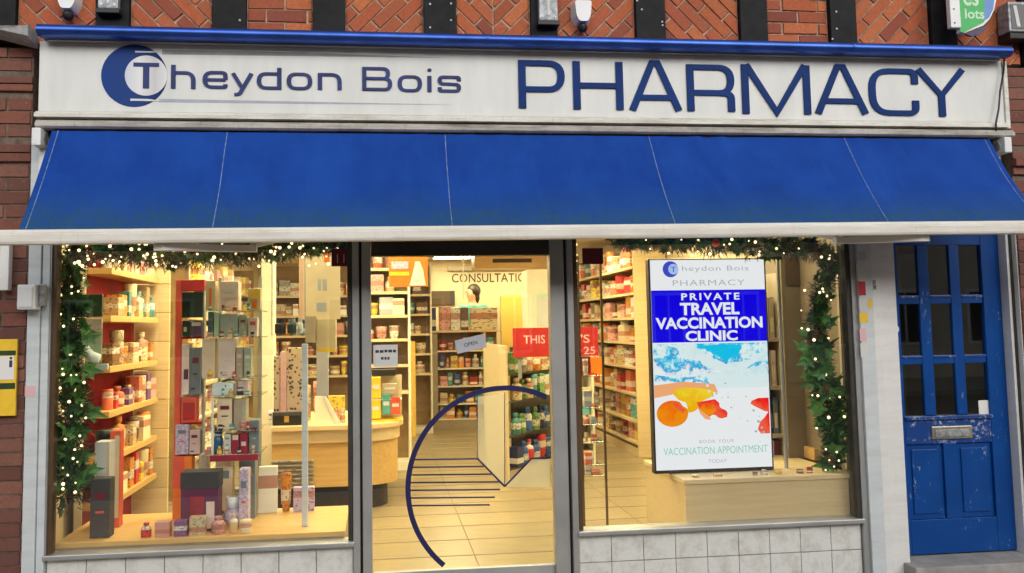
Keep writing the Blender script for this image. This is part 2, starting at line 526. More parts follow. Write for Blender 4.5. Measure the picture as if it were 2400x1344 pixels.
def text(name, s, x0, x1, z0, z1, y, mat, parent, bold=0.0, depth=0.0006, space=1.0):
    cu = bpy.data.curves.new(name, 'FONT'); cu.body = s; cu.extrude = 0.0; cu.offset = bold; cu.space_character = space; cu.space_line = 0.85
    cu.align_x = 'CENTER'; cu.resolution_u = 3
    o = bpy.data.objects.new(name, cu); COL.objects.link(o)
    me = bpy.data.meshes.new_from_object(o.evaluated_get(bpy.context.evaluated_depsgraph_get()))
    bpy.data.objects.remove(o)
    xs = [v.co.x for v in me.vertices]; zs = [v.co.y for v in me.vertices]
    a, b, c, d = min(xs), max(xs), min(zs), max(zs)
    base = world_loc(parent)
    for v in me.vertices:
        v.co = Vector((x0 + (v.co.x - a) / (b - a) * (x1 - x0), y, z0 + (v.co.y - c) / (d - c) * (z1 - z0))) - base
    me.materials.clear(); me.materials.append(M[mat])
    ob = bpy.data.objects.new(name, me); COL.objects.link(ob); ob.parent = parent
    return ob


def copy_tree(o, parent=None):
    c = o.copy(); COL.objects.link(c)
    if parent is not None: c.parent = parent
    for ch in o.children: copy_tree(ch, c)
    return c


def clip(poly, x0, x1, z0, z1):
    for ax, lim, sg in ((0, x0, 1), (0, x1, -1), (1, z0, 1), (1, z1, -1)):
        out = []
        for i in range(len(poly)):
            p, q = poly[i], poly[(i + 1) % len(poly)]
            dp, dq = (p[ax] - lim) * sg, (q[ax] - lim) * sg
            if dp >= 0: out.append(p)
            if dp * dq < 0:
                t = dp / (dp - dq); out.append((p[0] + (q[0] - p[0]) * t, p[1] + (q[1] - p[1]) * t))
        poly = out
        if len(poly) < 3: return []
    return poly


def area(poly):
    return abs(sum(poly[i][0] * poly[(i + 1) % len(poly)][1] - poly[(i + 1) % len(poly)][0] * poly[i][1] for i in range(len(poly)))) / 2


def rrect(x0, x1, z0, z1, r, n=4):
    pts = []
    for cx, cz, a0 in ((x1 - r, z1 - r, 0), (x0 + r, z1 - r, 90), (x0 + r, z0 + r, 180), (x1 - r, z0 + r, 270)):
        for k in range(n + 1):
            a = RAD(a0 + 90 * k / n); pts.append((cx + r * math.cos(a), cz + r * math.sin(a)))
    return pts


def fillet(pts, r, n=6, closed=False):
    out = []; N = len(pts)
    for i, p in enumerate(pts):
        if not closed and i in (0, N - 1): out.append(p); continue
        a = Vector(pts[i - 1]); b = Vector(p); c = Vector(pts[(i + 1) % N])
        u = (a - b); v = (c - b); rr = min(r, u.length * .5, v.length * .5)
        s = b + u.normalized() * rr; e = b + v.normalized() * rr
        for k in range(n + 1):
            t = k / n; q = s * (1 - t) ** 2 + b * 2 * t * (1 - t) + e * t ** 2
            out.append((q.x, q.y))
    return out


def stroke(mb, pts, wx, wz, y0, y1, closed=False):
    """a flat letter stroke of width wx on uprights and wz on horizontals"""
    P = [Vector(p) for p in pts]; N = len(P); L = []; R = []
    for i in range(N):
        if closed: a, b = P[i - 1], P[(i + 1) % N]
        else: a, b = P[max(i - 1, 0)], P[min(i + 1, N - 1)]
        d1 = (P[i] - a); d2 = (b - P[i])
        if d1.length < 1e-9: d1 = d2
        if d2.length < 1e-9: d2 = d1
        n1 = Vector((-d1.y, d1.x)).normalized(); n2 = Vector((-d2.y, d2.x)).normalized()
        n = (n1 + n2).normalized(); k = 1 / max(0.35, n.dot(n1))
        o = Vector((n.x * wx / 2 * k, n.y * wz / 2 * k)); L.append(P[i] + o); R.append(P[i] - o)
    vs = [(p.x, y0, p.y) for p in L] + [(p.x, y0, p.y) for p in R] + [(p.x, y1, p.y) for p in L] + [(p.x, y1, p.y) for p in R]
    fs = []
    m = N if closed else N - 1
    for i in range(m):
        j = (i + 1) % N
        fs += [(i, N + i, N + j, j), (i, j, 2 * N + j, 2 * N + i), (N + i, 3 * N + i, 3 * N + j, N + j)]
    if not closed: fs += [(0, 2 * N, 3 * N, N), (N - 1, 2 * N - 1, 4 * N - 1, 3 * N - 1)]
    mb.add(vs, fs)


# ------------------------------------------------------------------ ground and street
struct('ground', MB().box(-60, 60, -60, 60, -0.6, -0.30), 'asphalt')
struct('road', MB().box(-30, 30, -13.0, -3.6, -0.30, -0.12), 'asphalt')
struct('far_pavement', MB().box(-30, 30, -17, -13.0, -0.30, 0.0), 'paving')
pv = struct('pavement', MB().box(-30, 30, -3.45, 0.1, -0.30, -0.006), 'mortar')
slab = MB().bev(0, 0.592, 0, 0.442, -0.05, 0, 0.004)
first = None
for j in range(4):
    for i in range(12):
        if first is None:
            first = part('paving_slab', slab, 'paving', pv); o = first
        else:
            o = first.copy(); COL.objects.link(o)
        o.location = (-2.9 + i * 0.6 + (j % 2) * 0.3, -0.46 - j * 0.45, 0)
struct('kerb', MB().bev(-30, 30, -3.6, -3.45, -0.3, 0.0, 0.012), 'kerb_stone')

# ------------------------------------------------------------------ upper wall: timber frame with brick panels
Z0W, Z1W = 3.264, 4.0
uw = thing('upper_wall', 'red brick wall panels between black timber posts above the blue hood', 'wall', (1.0, 0.1, Z0W))
part('mortar', MB().box(-2.6, 4.75, 0.010, 0.25, Z0W, Z1W), 'mortar', uw)
post_px = [(-15, 37), (224, 303), (497, 577), (733, 809), (993, 1069), (1244, 1306), (1490, 1559), (1734, 1798), (1945, 2006), (2182, 2240)]
posts = [(AX(a, -0.03, 30), AX(b, -0.03, 30)) for a, b in post_px]
w0 = posts[-1][1] - posts[-1][0]
posts.append((posts[-1][1] + 0.47, posts[-1][1] + 0.62))
for a, b in posts + [(-2.6, -2.22), (4.62, 4.75)]:
    part('timber_post', MB().bev(a, b, -0.035, 0.05, Z0W, Z1W, 0.006), 'timber_black', uw)
kinds = ['d', 'd', 'h', 'u', 'v', 'u', 'd', 'h', 'u', 'u']
bw, bh, jt = 0.235, 0.069, 0.0085
nb = 0


def brick_poly(poly, x0, x1, parent, mat, y0, y1):
    global nb
    q = clip(poly, x0, x1, Z0W, Z1W - 0.005)
    if len(q) < 3 or area(q) < 0.0008: return
    dy = random.uniform(-0.003, 0.003)
    q = [(min(max(a + random.uniform(-.0022, .0022), x0), x1), b + random.uniform(-.0022, .0022)) for a, b in q]
    part('brick', MB().prism(q, y0 + dy, y1, 0.004), mat, parent); nb += 1


for k in range(10):
    x0, x1 = posts[k][1] + 0.004, posts[k + 1][0] - 0.004
    kind = kinds[k]
    if kind == 'h':
        r = 0; z = Z0W + 0.02
        while z < Z1W:
            x = x0 - (0.02 if r % 2 else 0.13)
            while x < x1:
                brick_poly([(x, z), (x + bw, z), (x + bw, z + bh), (x, z + bh)], x0, x1, uw, 'brick_red', 0.0, 0.014); x += bw + jt
            z += bh + jt; r += 1
    else:
        c = ((x0 + x1) / 2, 3.55); ang = {'u': 45, 'd': -45, 'v': 45}[kind]
        ca, sa = math.cos(RAD(ang)), math.sin(RAD(ang))
        P = bh + jt
        def rot(p): return (c[0] + p[0] * ca - p[1] * sa, c[1] + p[0] * sa + p[1] * ca)
        def slope(ang, xa, xb):
            ca, sa = math.cos(RAD(ang)), math.sin(RAD(ang))
            for i in range(-13, 14):
                off = (i % 2) * bw / 2 + random.uniform(-.02, .02)
                for j in range(-4, 4):
                    bx, bz = j * (bw + jt) + off, i * P
                    brick_poly([(c[0] + p[0] * ca - p[1] * sa, c[1] + p[0] * sa + p[1] * ca) for p in ((bx, bz), (bx + bw, bz), (bx + bw, bz + bh), (bx, bz + bh))], xa, xb, uw, 'brick_red', 0.0, 0.014)
        if kind == 'v':
            slope(-45, x0, c[0] - .003); slope(45, c[0] + .003, x1)
        else: slope(ang, x0, x1)
# pale nail heads and paint specks on the posts
for px, py in [(1008, 10), (1057, 9), (1057, 48), (1008, 65), (1504, 23), (1552, 52), (1960, 28), (1961, 68), (1951, 92), (562, 48), (1493, 2), (1553, 60)]:
    p = at(px, py, -0.036)
    part('nail', MB().ball((p.x, -0.036, p.z), 0.007, 6, 4), 'plastic_white', uw)

# ------------------------------------------------------------------ brick piers each side
def pier(label, x0, x1, y_front, mould_z):
    t = thing('brick_pier', label, 'pier', ((x0 + x1) / 2, 0, 0), 'brick piers at the ends of the shop front')
    part('mortar', MB().box(x0, x1, y_front + 0.008, 0.2, -0.05, 3.235), 'mortar_dark', t)
    z = 0.0; r = 0
    while z < 3.2:
        skip = any(a - 0.03 < z + 0.03 < b + 0.03 for a, b in mould_z)
        if not skip:
            x = x0 - (0.0 if r % 2 else 0.11)
            while x < x1:
                a, b = max(x, x0), min(x + bw, x1)
                if b - a > 0.015:
                    dy = random.uniform(-.003, .003)
                    part('brick', MB().prism([(a, z), (b, z), (b, min(z + bh, 3.232)), (a, min(z + bh, 3.232))], y_front + dy, y_front + 0.012, 0.004), 'brick_dark', t)
                x += bw + jt
        z += bh + jt; r += 1
    for a, b in mould_z:
        n = max(2, int((b - a) / 0.045))
        for k in range(n):
            za = a + (b - a) * k / n; zb = a + (b - a) * (k + 1) / n
            d = 0.015 + 0.022 * (1 - abs(2 * k / max(1, n - 1) - 1)) + 0.006 * (k % 2)
            part('moulding_course', MB().bev(x0 - 0.004, x1 + 0.004, y_front - d, y_front + 0.01, za, zb - 0.004, 0.006), 'brick_dark', t)
    return t


XLP = AX(76, -0.03, 400)
pier('dark brick pier with moulded courses left of the white pilaster', -2.6, XLP - 0.01, -0.03, [(AZ(215, -.03, 60), AZ(180, -.03, 60)), (AZ(380, -.03, 60), AZ(338, -.03, 60))])
XRP = AX(2372, -0.03, 400)
pier('brown brick pier right of the blue door frame', XRP + 0.005, 4.75, -0.03, [(AZ(410, -.03, 2380), AZ(355, -.03, 2380))])

for nm, xa, xb in (('brown rendered neighbouring front beyond the left brick pier', -7.0, -2.605), ('brown rendered neighbouring front beyond the right brick pier', 4.755, 9.5)):
    nb_ = thing('neighbouring_building', nm, 'building', ((xa + xb) / 2, 0, 0))
    part('wall', MB().box(xa, xb, -0.02, 0.4, -0.05, 4.6), 'render_cream', nb_)
    wf = part('window', MB().bev((xa + xb) / 2 - 1.2, (xa + xb) / 2 + 1.2, -0.05, 0.0, 0.8, 2.3, .01), 'paint_white', nb_)
    part('pane', MB().box((xa + xb) / 2 - 1.1, (xa + xb) / 2 + 1.1, -0.056, -0.051, 0.9, 2.2), 'glass_dark', wf)
# lead flashing at the left end of the hood
solo('lead_flashing', MB().add([(-2.3, -0.05, 3.325), (-1.945, -0.06, 3.325), (-1.945, -0.22, 3.305), (-2.12, -0.2, 3.305), (-2.3, -0.05, 3.31), (-1.945, -0.06, 3.22), (-1.945, -0.21, 3.248), (-2.12, -0.19, 3.29)],
     [(0, 1, 2, 3), (4, 7, 6, 5), (0, 4, 5, 1), (1, 5, 6, 2), (2, 6, 7, 3), (3, 7, 4, 0)]), 'lead', 'grey lead flashing at the left end of the blue hood', 'flashing')

# ------------------------------------------------------------------ blue hood over the sign
XH0, XH1 = AX(83, -0.25, 70), AX(2376, -0.25, 115)
hood = thing('sign_hood', 'long blue rounded metal hood above the white shop sign', 'hood', (1.0, 0, 3.27))
prof = [(0.006, 3.335), (-0.19, 3.313)]
for k in range(9):
    a = RAD(90 + 180 * k / 8); prof.append((-0.215 + 0.033 * math.cos(a), 3.280 + 0.033 * math.sin(a)))
prof += [(-0.17, 3.247), (-0.165, 3.262), (0.006, 3.262)]
smooth_by_angle(part('hood_shell', MB().extx(prof, XH0, XH1), 'blue_gloss', hood), 25)
for px in (1140, 2000):
    x = AX(px, -.25, 80); p2 = [(y * 1.012 - 0.0005, z + (z - 3.280) * 0.02) for y, z in prof[1:11]]
    part('joint_band', MB().extx(p2 + [(-0.1, 3.28)], x, x + 0.012), 'blue_gloss', hood)
part('drip_lip', MB().bev(XH0 + .03, XH1 - .03, -0.16, -0.135, 3.240, 3.258, 0.003), 'aluminium', hood)
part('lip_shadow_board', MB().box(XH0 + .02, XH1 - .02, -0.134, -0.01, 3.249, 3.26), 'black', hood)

# ------------------------------------------------------------------ shop sign
YF = -0.12
sg = thing('shop_sign', 'long white shop sign board with blue lettering and round logo', 'shop sign', (1.0, YF, 2.8))
XS0, XS1 = AX(91, YF, 180), AX(2350, YF, 200)
part('panel', MB().bev(XS0, XS1, YF, 0.0, 2.842, 3.248, 0.004), 'sign_white', sg)
part('end_trim', MB().bev(XS1 + 0.001, XS1 + 0.03, YF - 0.012, 0.0, 2.80, 3.245, 0.004), 'trim_white', sg)
part('moulding', MB().extx([(YF - 0.035, 2.803), (YF - 0.035, 2.822), (YF - 0.02, 2.832), (YF - 0.004, 2.841), (0, 2.841), (0, 2.803)], XS0 - 0.01, XS1), 'trim_white', sg)
part('gap_board', MB().box(XS0, XS1, YF + 0.03, 0.0, 2.70, 2.802), 'black', sg)
GL = {
    'P': [([(0, 0), (0, 1)], 0), ([(0, 1), (1, 1), (1, .42), (0, .42)], .5)],
    'H': [([(0, 0), (0, 1)], 0), ([(1, 0), (1, 1)], 0), ([(0, .5), (1, .5)], 0)],
    'A': [([(0, 0), (.44, 1), (.56, 1), (1, 0)], 0), ([(.16, .27), (.84, .27)], 0)],
    'R': [([(0, 0), (0, 1)], 0), ([(0, 1), (1, 1), (1, .42), (0, .42)], .5), ([(.72, .42), (1, .40), (1, 0)], .35)],
    'M': [([(0, 0), (0, 1)], 0), ([(1, 0), (1, 1)], 0), ([(.02, 1), (.5, .03), (.98, 1)], 0)],
    'C': [([(1, .70), (1, 1), (0, 1), (0, 0), (1, 0), (1, .3)], .42)],
    'Y': [([(0, 1), (.5, .44), (1, 1)], 0), ([(.5, .46), (.5, 0)], 0)],
    'h': [([(0, 0), (0, 1.48)], 0), ([(0, 1), (1, 1), (1, 0)], .5)],
    'e': [([(0.02, .5), (1, .5)], 0), ([(1, .52), (1, 1), (0, 1), (0, 0), (1, 0), (1, .2)], .5)],
    'y': [([(0, 1), (.52, .02)], 0), ([(1, 1), (.52, 0), (.36, -.34), (.08, -.36)], .25)],
    'd': [([(1, 1), (0, 1), (0, 0), (1, 0)], .5), ([(1, 0), (1, 1.42)], 0)],
    'o': [([(1, 1), (0, 1), (0, 0), (1, 0)], -.5)],
    'n': [([(0, 0), (0, 1)], 0), ([(0, 1), (1, 1), (1, 0)], .5)],
    'B': [([(0, 0), (0, 1)], 0), ([(0, 1), (.92, 1), (.92, .52), (0, .52)], .24), ([(0, .52), (1, .52), (1, 0), (0, 0)], .26)],
    'i': [([(.5, 0), (.5, 1)], 0)],
    's': [([(1, .74), (1, 1), (0, 1), (0, .52), (1, .48), (1, 0), (0, 0), (0, .26)], .3)],
    'T': [([(0, 1), (1, 1)], 0), ([(.5, 1), (.5, 0)], 0)],
}


def letter(ch, px0, px1, pyt, pyb, wx, wz, mat, parent, Y, depth=0.006, jut=0.0):
    a = at(px0, pyb, Y); b = at(px1, pyt, Y)
    x0, x1, z0, z1 = a.x + wx / 2, b.x - wx / 2, a.z, b.z
    if ch not in 'HAMYiT' or ch in 'T': z1 -= wz / 2
    if ch in 'Coeds': z0 += wz / 2
    if ch == 'B': z0 += wz / 2
    if ch == 'i': x0 = x1 = (a.x + b.x) / 2
    mb = MB(); yy = Y - depth - jut
    for pts, f in GL[ch]:
        q = [(x0 + u * (x1 - x0), z0 + v * (z1 - z0)) for u, v in pts]
        if len(pts) == 2 and pts[0][0] == pts[1][0]:
            if ch in 'PRBn' and pts[1][1] == 1: q[1] = (q[1][0], q[1][1] + wz / 2)
            if ch in 'Bd' and pts[0][1] == 0: q[0] = (q[0][0], q[0][1] - wz / 2)
        h = z1 - z0
        if f: q = fillet(q, abs(f) * h, 6, f < 0)
        stroke(mb, q, wx, wz, yy, Y + 0.001, f < 0); yy -= 0.0004
    if ch == 'i':
        d = at((px0 + px1) / 2, 165, Y); mb.prism([(d.x + 0.013 * math.cos(k * .785), d.z + 0.010 * math.sin(k * .785)) for k in range(8)], Y - depth, Y + .001)
    return part('letter', mb, mat, parent)


for ch, a, b, t, d in [('P', 1216, 1322, 144, 254), ('H', 1344, 1458, 147, 257), ('A', 1474, 1595, 150, 259), ('R', 1611, 1718, 154, 261),
                       ('M', 1740, 1895, 155, 267), ('A', 1909, 2030, 159, 267), ('C', 2038, 2148, 163, 271), ('Y', 2148, 2261, 165, 273)]:
    letter(ch, a, b, t, d, 0.045, 0.033, 'letter_blue', sg, YF, 0.012)
for ch, a, b, t, d in [('h', 401, 459, 168.5, 208), ('e', 475, 534, 168, 208), ('y', 541, 595, 170, 209), ('d', 602, 660, 171, 210), ('o', 672, 732, 172, 211),
                       ('n', 745, 801, 173, 211), ('B', 849, 919, 159, 213), ('o', 932, 989, 178, 216), ('i', 1002, 1011, 179, 216), ('s', 1026, 1080, 179, 217)]:
    letter(ch, a, b, t, d, 0.025, 0.017, 'letter_slate', sg, YF, 0.008)
# round crescent logo with a T
lc = at(315, 178, YF); lr = (AX(392, YF, 178) - AX(237, YF, 178)) / 2
ic = at(343, 178, YF); ir = 0.118
circ = lambda c, r, n=40: [(c.x + r * math.cos(2 * math.pi * k / n), c.z + r * math.sin(2 * math.pi * k / n)) for k in range(n)]
lg = part('logo_disc', MB().prism(circ(lc, lr), YF - 0.003, YF + 0.001), 'logo_blue' if 'logo_blue' in M else 'letter_blue', sg)
m, n, b = nt('logo_blue')
s_ = n.nodes.new('ShaderNodeSeparateXYZ'); n.links.new(tc(n, 'Generated'), s_.inputs[0])
n.links.new(ramp(n, s_.outputs['X'], [(0.0, (0.014, 0.055, 0.24)), (0.6, (0.022, 0.055, 0.21)), (1, (0.008, 0.022, 0.11))]), b.inputs['Base Color'])
b.inputs['Specular IOR Level'].default_value = 0.1; M['logo_blue'] = m; lg.data.materials[0] = m
m, n, b = nt('logo_silver')
s_ = n.nodes.new('ShaderNodeSeparateXYZ'); n.links.new(tc(n, 'Generated'), s_.inputs[0])
n.links.new(ramp(n, s_.outputs['X'], [(0.0, (0.55, 0.62, 0.70)), (0.35, (0.75, 0.76, 0.78)), (0.7, (0.55, 0.56, 0.58)), (1, (0.72, 0.74, 0.76))]), b.inputs['Base Color'])
M['logo_silver'] = m
part('logo_inner_disc', MB().prism(circ(ic, ir), YF - 0.005, YF), m, sg)
letter('T', 305, 381, 149, 208, 0.035, 0.024, 'letter_slate', sg, YF, 0.007)


def swoosh(x0, x1, y0, y1, taper, mat, d):
    a = at(x0, y0, YF); b = at(x1, (y0 + y1) / 2, YF); c = at(x0, y1, YF)
    mid = at((x0 + x1) * .5, y0 + (x1 - x0) * .010, YF); mid2 = at((x0 + x1) * .5, y1 + (x1 - x0) * .006, YF)
    part('swoosh', MB().prism([(a.x, a.z), (c.x, c.z), (mid2.x, mid2.z), (b.x, at(x1, y1 + taper, YF).z), (mid.x, mid.z)][::1], YF - d, YF), mat, sg)


simple('swoosh_grey', (0.30, 0.31, 0.33), 0.6, spec=0.1)
simple('swoosh_pale', (0.40, 0.43, 0.51), 0.6, spec=0.1)
swoosh(380, 1040, 117, 128, 8, 'swoosh_grey', 0.0012)
swoosh(372, 1060, 232, 240, 6, 'swoosh_pale', 0.0012)
swoosh(317, 388, 120, 124, -2, 'sign_white', 0.0040)
swoosh(306, 385, 232, 237, 1, 'sign_white', 0.0040)

# ------------------------------------------------------------------ awning
YA, YB = -0.15, -0.60
aw = thing('awning', 'blue fabric awning with pale seams and a white front bar', 'awning', (1.0, -0.3, 2.05))
tilt = lambda x: (x - 0.93) * 0.006
XA0, XA1 = -1.825, 3.88
part('cassette', MB().extx([(-0.05, 2.735), (-0.165, 2.735), (-0.178, 2.745), (-0.178, 2.762), (-0.16, 2.782), (-0.05, 2.784)], XS0 + 0.005, XS1 + 0.02), 'cassette_grey', aw)
part('roller', MB().box(XA0, XA1, -0.14, -0.06, 2.70, 2.733), 'black', aw)
ZT, ZB = 2.722, 2.118


def fab(u, v):
    """u along the awning in metres, v 0 top .. 1 hem"""
    x = u
    sag = -0.040 * math.sin(math.pi * v) * (0.8 + 0.35 * math.sin(x * 1.7 + 1) + .15 * math.sin(x * 4.3))
    wr = 0
    for cx, amp, sl in ((1.95, .013, .22), (2.08, .010, -.1), (1.75, .008, .35), (0.50, .009, -.3), (0.2, .008, -.55), (0.75, .006, .1), (3.0, .009, .1), (3.2, .007, .3), (-0.9, .007, .2), (-1.5, .006, .15), (1.2, .005, -.3)):
        for k, s in ((0, 1), (0.07, -.7), (-.06, -.5)):
            d = (x - cx - k - sl * (v - .1)) / 0.045
            wr += 1.5 * amp * s * math.exp(-d * d) * (1 - v) ** 0.7
    y = YA - 0.005 + (YB + 0.015 - YA) * v - sag * 0.5 - wr
    z = ZT + (ZB - ZT) * v + sag * 0.55 + tilt(x) * v
    return (x, y, z)


NU, NV = 240, 22
g = MB(); top = []; idx = {}
for j in range(NV + 1):
    for i in range(NU + 1):
        idx[i, j] = len(g.v); g.v.append(fab(XA0 + (XA1 - XA0) * i / NU, j / NV))
NB = len(g.v)
g.v += [(x, y + 0.0012, z - 0.0012) for x, y, z in g.v]
for j in range(NV):
    for i in range(NU):
        q = (idx[i, j], idx[i, j + 1], idx[i + 1, j + 1], idx[i + 1, j]); g.f.append(q); g.f.append(tuple(k + NB for k in q[::-1]))
part('fabric', g, 'awning_fabric', aw, smooth=True)
simple('seam_thread', (0.12, 0.20, 0.42), 0.8, var=0.5, scale=40)
for pa, pb in ((134, None), (533, 1), (1043, 1), (1520, 1), (1978, 1), (2318, None)):
    x = AX(pa, YA, 322) if pb else (XA0 + 0.035 if pa < 1000 else XA1 - 0.035)
    sm = MB(); rows = []
    for j in range(NV + 1):
        for xx in (x - 0.0026, x + 0.0026):
            p = fab(xx, j / NV); sm.v.append((p[0], p[1] - 0.002, p[2] + 0.002))
    for j in range(NV): sm.f.append((2 * j, 2 * j + 2, 2 * j + 3, 2 * j + 1))
    part('seam', sm, 'seam_thread', aw)
bar = MB()
bp = [(YB - 0.055, -0.042), (YB - 0.06, -0.030), (YB - 0.06, 0.004), (YB - 0.052, 0.010), (YB - 0.052, 0.016), (YB - 0.048, 0.030), (YB - 0.02, 0.034), (YB + 0.02, 0.030), (YB + 0.02, -0.042)]
XB0, XB1 = -1.97, 3.98
n = len(bp); zc = 2.092
bar.add([(XB0, y, zc + z + tilt(XB0)) for y, z in bp] + [(XB1, y, zc + z + tilt(XB1)) for y, z in bp],
        [tuple(range(n)), tuple(range(2 * n - 1, n - 1, -1))] + [(i, n + i, n + (i + 1) % n, (i + 1) % n) for i in range(n)])
part('front_bar', bar, 'bar_white', aw)


def arm(px0, px1, py):
    xa, xb = AX(px0, -0.55, py), AX(px1, -0.5, py)
    z = 2.045 + tilt(xa)
    s = 1 if xb > xa else -1
    m = MB().extz([(xa, -0.60), (xa + s * 0.05, -0.612), (xb, -0.50), (xb, -0.44), (xa + s * 0.05, -0.54), (xa, -0.555)][::s], z - 0.03, z + 0.004)
    a = part('arm', m, 'paint_white', aw)
    m = MB().tube([(xb - s * .02, -0.47, z + 0.01), (xa + s * 0.7, -0.20, z + .10), (xa + s * 0.25, -0.03, z + 0.2)], 0.022, 8)
    part('rear_arm', m, 'paint_white', a)


arm(366, 600, 575); arm(2166, 1960, 552)
for px, s in ((92, 1), (2350, -1)):
    x = AX(px, -0.15, 330)
    br = part('end_bracket', MB().bev(x - 0.025, x + 0.025, -0.20, -0.06, 2.63, 2.73, 0.008), 'plastic_white', aw)
    part('gear_cap', MB().tube([(x - 0.03, -.13, 2.68), (x + 0.03, -.13, 2.68)], 0.03, 10), 'zinc', br)
    part('wall_plate', MB().bev(x - 0.02, x + 0.015, -0.10, -0.03, 2.45, 2.63, 0.004), 'plastic_white', br)

# ------------------------------------------------------------------ shop front structure behind
struct('transom_wall', MB().box(XLP + .02, XRP - .02, 0.03, 0.25, 2.30, 3.235), 'aluminium_dark')
ZG0, ZG1, ZSILL = 0.36, 2.28, 0.33
XL0, XL1 = AX(120, 0), AX(826, 0)
XD0, XD1 = AX(871, 0.03), AX(1292, 0.03)
XR0, XR1 = AX(1346, 0), AX(1998, 0)


def window(label, x0, x1, left_mat, right_mat):
    t = thing('shop_window', label, 'shop window', ((x0 + x1) / 2, 0.0, ZSILL))
    part('pane', MB().box(x0 + 0.012, x1 - 0.012, 0.0, 0.008, ZG0 + 0.01, ZG1 - 0.01), 'glass', t)
    part('frame', MB().bev(x0, x0 + 0.028, -0.02, 0.05, ZG0, ZG1, 0.004), left_mat, t)
    part('frame', MB().bev(x1 - 0.028, x1, -0.02, 0.05, ZG0, ZG1, 0.004), right_mat, t)
    part('frame', MB().bev(x0 + 0.03, x1 - 0.03, -0.02, 0.05, ZG1 - 0.04, ZG1, 0.004), 'aluminium_dark', t)
    part('sill', MB().bev(x0 - 0.01, x1 + 0.01, -0.05, 0.09, ZSILL, ZG0 - 0.001, 0.006), 'aluminium', t)
    r = thing('stall_riser', 'white tiled low wall under the ' + ('gift display' if x0 < 0 else 'lit screen') + ' window', 'low wall', ((x0 + x1) / 2, 0.0, 0.0))
    part('mortar', MB().box(x0, x1, 0.008, 0.09, -0.02, ZSILL - 0.001), 'mortar', r)
    nx = round((x1 - x0) / 0.2); w = (x1 - x0) / nx; base = None
    for j in range(2):
        for i in range(nx):
            if base is None:
                base = part('tile', MB().bev(0.002, w - 0.002, -0.004, 0.01, 0.002, ZSILL / 2 - 0.003, 0.002), 'tile_white', r, loc=(0, 0, 0)); o = base
            else:
                o = base.copy(); COL.objects.link(o)
            o.location = Vector((x0 + i * w, 0, j * ZSILL / 2)) - r.location
    return t


window('large shop window with gift boxes and a lit garland behind the glass', XL0, XL1, 'bronze', 'aluminium_dark')
window('large shop window with the bright vaccination screen behind the glass', XR0, XR1, 'bronze', 'aluminium_dark')

# entrance door
ed = thing('entrance_door', 'grey framed glass entrance door with a dark blue ring on it', 'door', ((XD0 + XD1) / 2, 0.03, 0.08))
for a, b, y0 in ((826, 843, -0.03), (848, 871, -0.015), (1292, 1326, -0.015), (1331, 1346, -0.03)):
    part('post', MB().bev(AX(a, 0) + 0.001, AX(b, 0) - 0.001, y0, 0.07, 0.02, 2.29, 0.004), 'aluminium', ed)
for a, b in ((842, 849), (1325, 1332)):
    part('post_gap', MB().box(AX(a, 0), AX(b, 0), 0.01, 0.06, 0.02, 2.29), 'black', ed)
part('header', MB().bev(XD0 + 0.001, XD1 - 0.001, -0.01, 0.07, AZ(600, 0.0, 1080), 2.29, 0.006), 'aluminium_dark', ed)
part('threshold', MB().bev(XD0, XD1, -0.06, 0.12, 0.0, 0.085, 0.006), 'aluminium', ed)
part('bottom_rail', MB().bev(XD0 + .004, XD1 - .004, 0.02, 0.06, 0.09, 0.16, 0.004), 'aluminium', ed)
dp = part('pane', MB().box(XD0 + .002, XD1 - .002, 0.034, 0.042, 0.155, AZ(598, .03, 1080)), 'glass', ed)
rc = at(1185, 1140, 0.03); pts = []
for k in range(120):
    a = 2 * math.pi * k / 119
    p = (rc.x + 0.583 * math.cos(a), rc.z + 0.583 * math.sin(a))
    if p[0] < XD1 - 0.012 and p[1] > 0.18: pts.append((a, p))
pts.sort(key=lambda t: (t[0] - RAD(-60)) % (2 * math.pi)); rg = MB()
seq = [p for _, p in pts]
seg = []; prev = None
for p in seq:
    if prev is not None and math.hypot(p[0] - prev[0], p[1] - prev[1]) > 0.1:
        if len(seg) > 2: stroke(rg, seg, 0.031, 0.031, 0.0325, 0.0338)
        seg = []
    seg.append(p); prev = p
if len(seg) > 2: stroke(rg, seg, 0.031, 0.031, 0.0325, 0.0338)
part('ring_decal', rg, 'navy', dp)
V = lambda px, py: (at(px, py, 0.03).x, at(px, py, 0.03).z)
m = bpy.data.materials.new('frosted_film'); m.use_nodes = True
n = m.node_tree; n.nodes.clear()
o_ = n.nodes.new('ShaderNodeOutputMaterial'); mx = n.nodes.new('ShaderNodeMixShader'); mx.inputs[0].default_value = 0.45
t_ = n.nodes.new('ShaderNodeBsdfTransparent'); d_ = n.nodes.new('ShaderNodeBsdfTranslucent'); d_.inputs[0].default_value = (.55, .57, .52, 1)
n.links.new(t_.outputs[0], mx.inputs[1]); n.links.new(d_.outputs[0], mx.inputs[2]); n.links.new(mx.outputs[0], o_.inputs[0]); M['frosted_film'] = m
part('frosted_film', MB().add([(x, .0331, z) for x, z in (V(1120, 1076), V(1182, 1139), V(1182, 922), V(1120, 930))], [(0, 1, 2, 3)]), 'frosted_film', dp)
part('frosted_film', MB().add([(x, .0331, z) for x, z in (V(1184, 1142), V(1290, 1142), V(1290, 1077), V(1246, 1077))], [(0, 1, 2, 3)]), 'frosted_film', dp)
ln = MB()
for a, b, w in ((V(1119, 1075), V(1183, 1141), .011), (V(1183, 1141), V(1246, 1075), .010), (V(1246, 1075), V(1290, 1074), .010), (V(1119, 1075), V(1119, 928), .004), (V(1183, 1141), V(1183, 920), .005)):
    stroke(ln, [a, b], w, w, .0322, .0336)
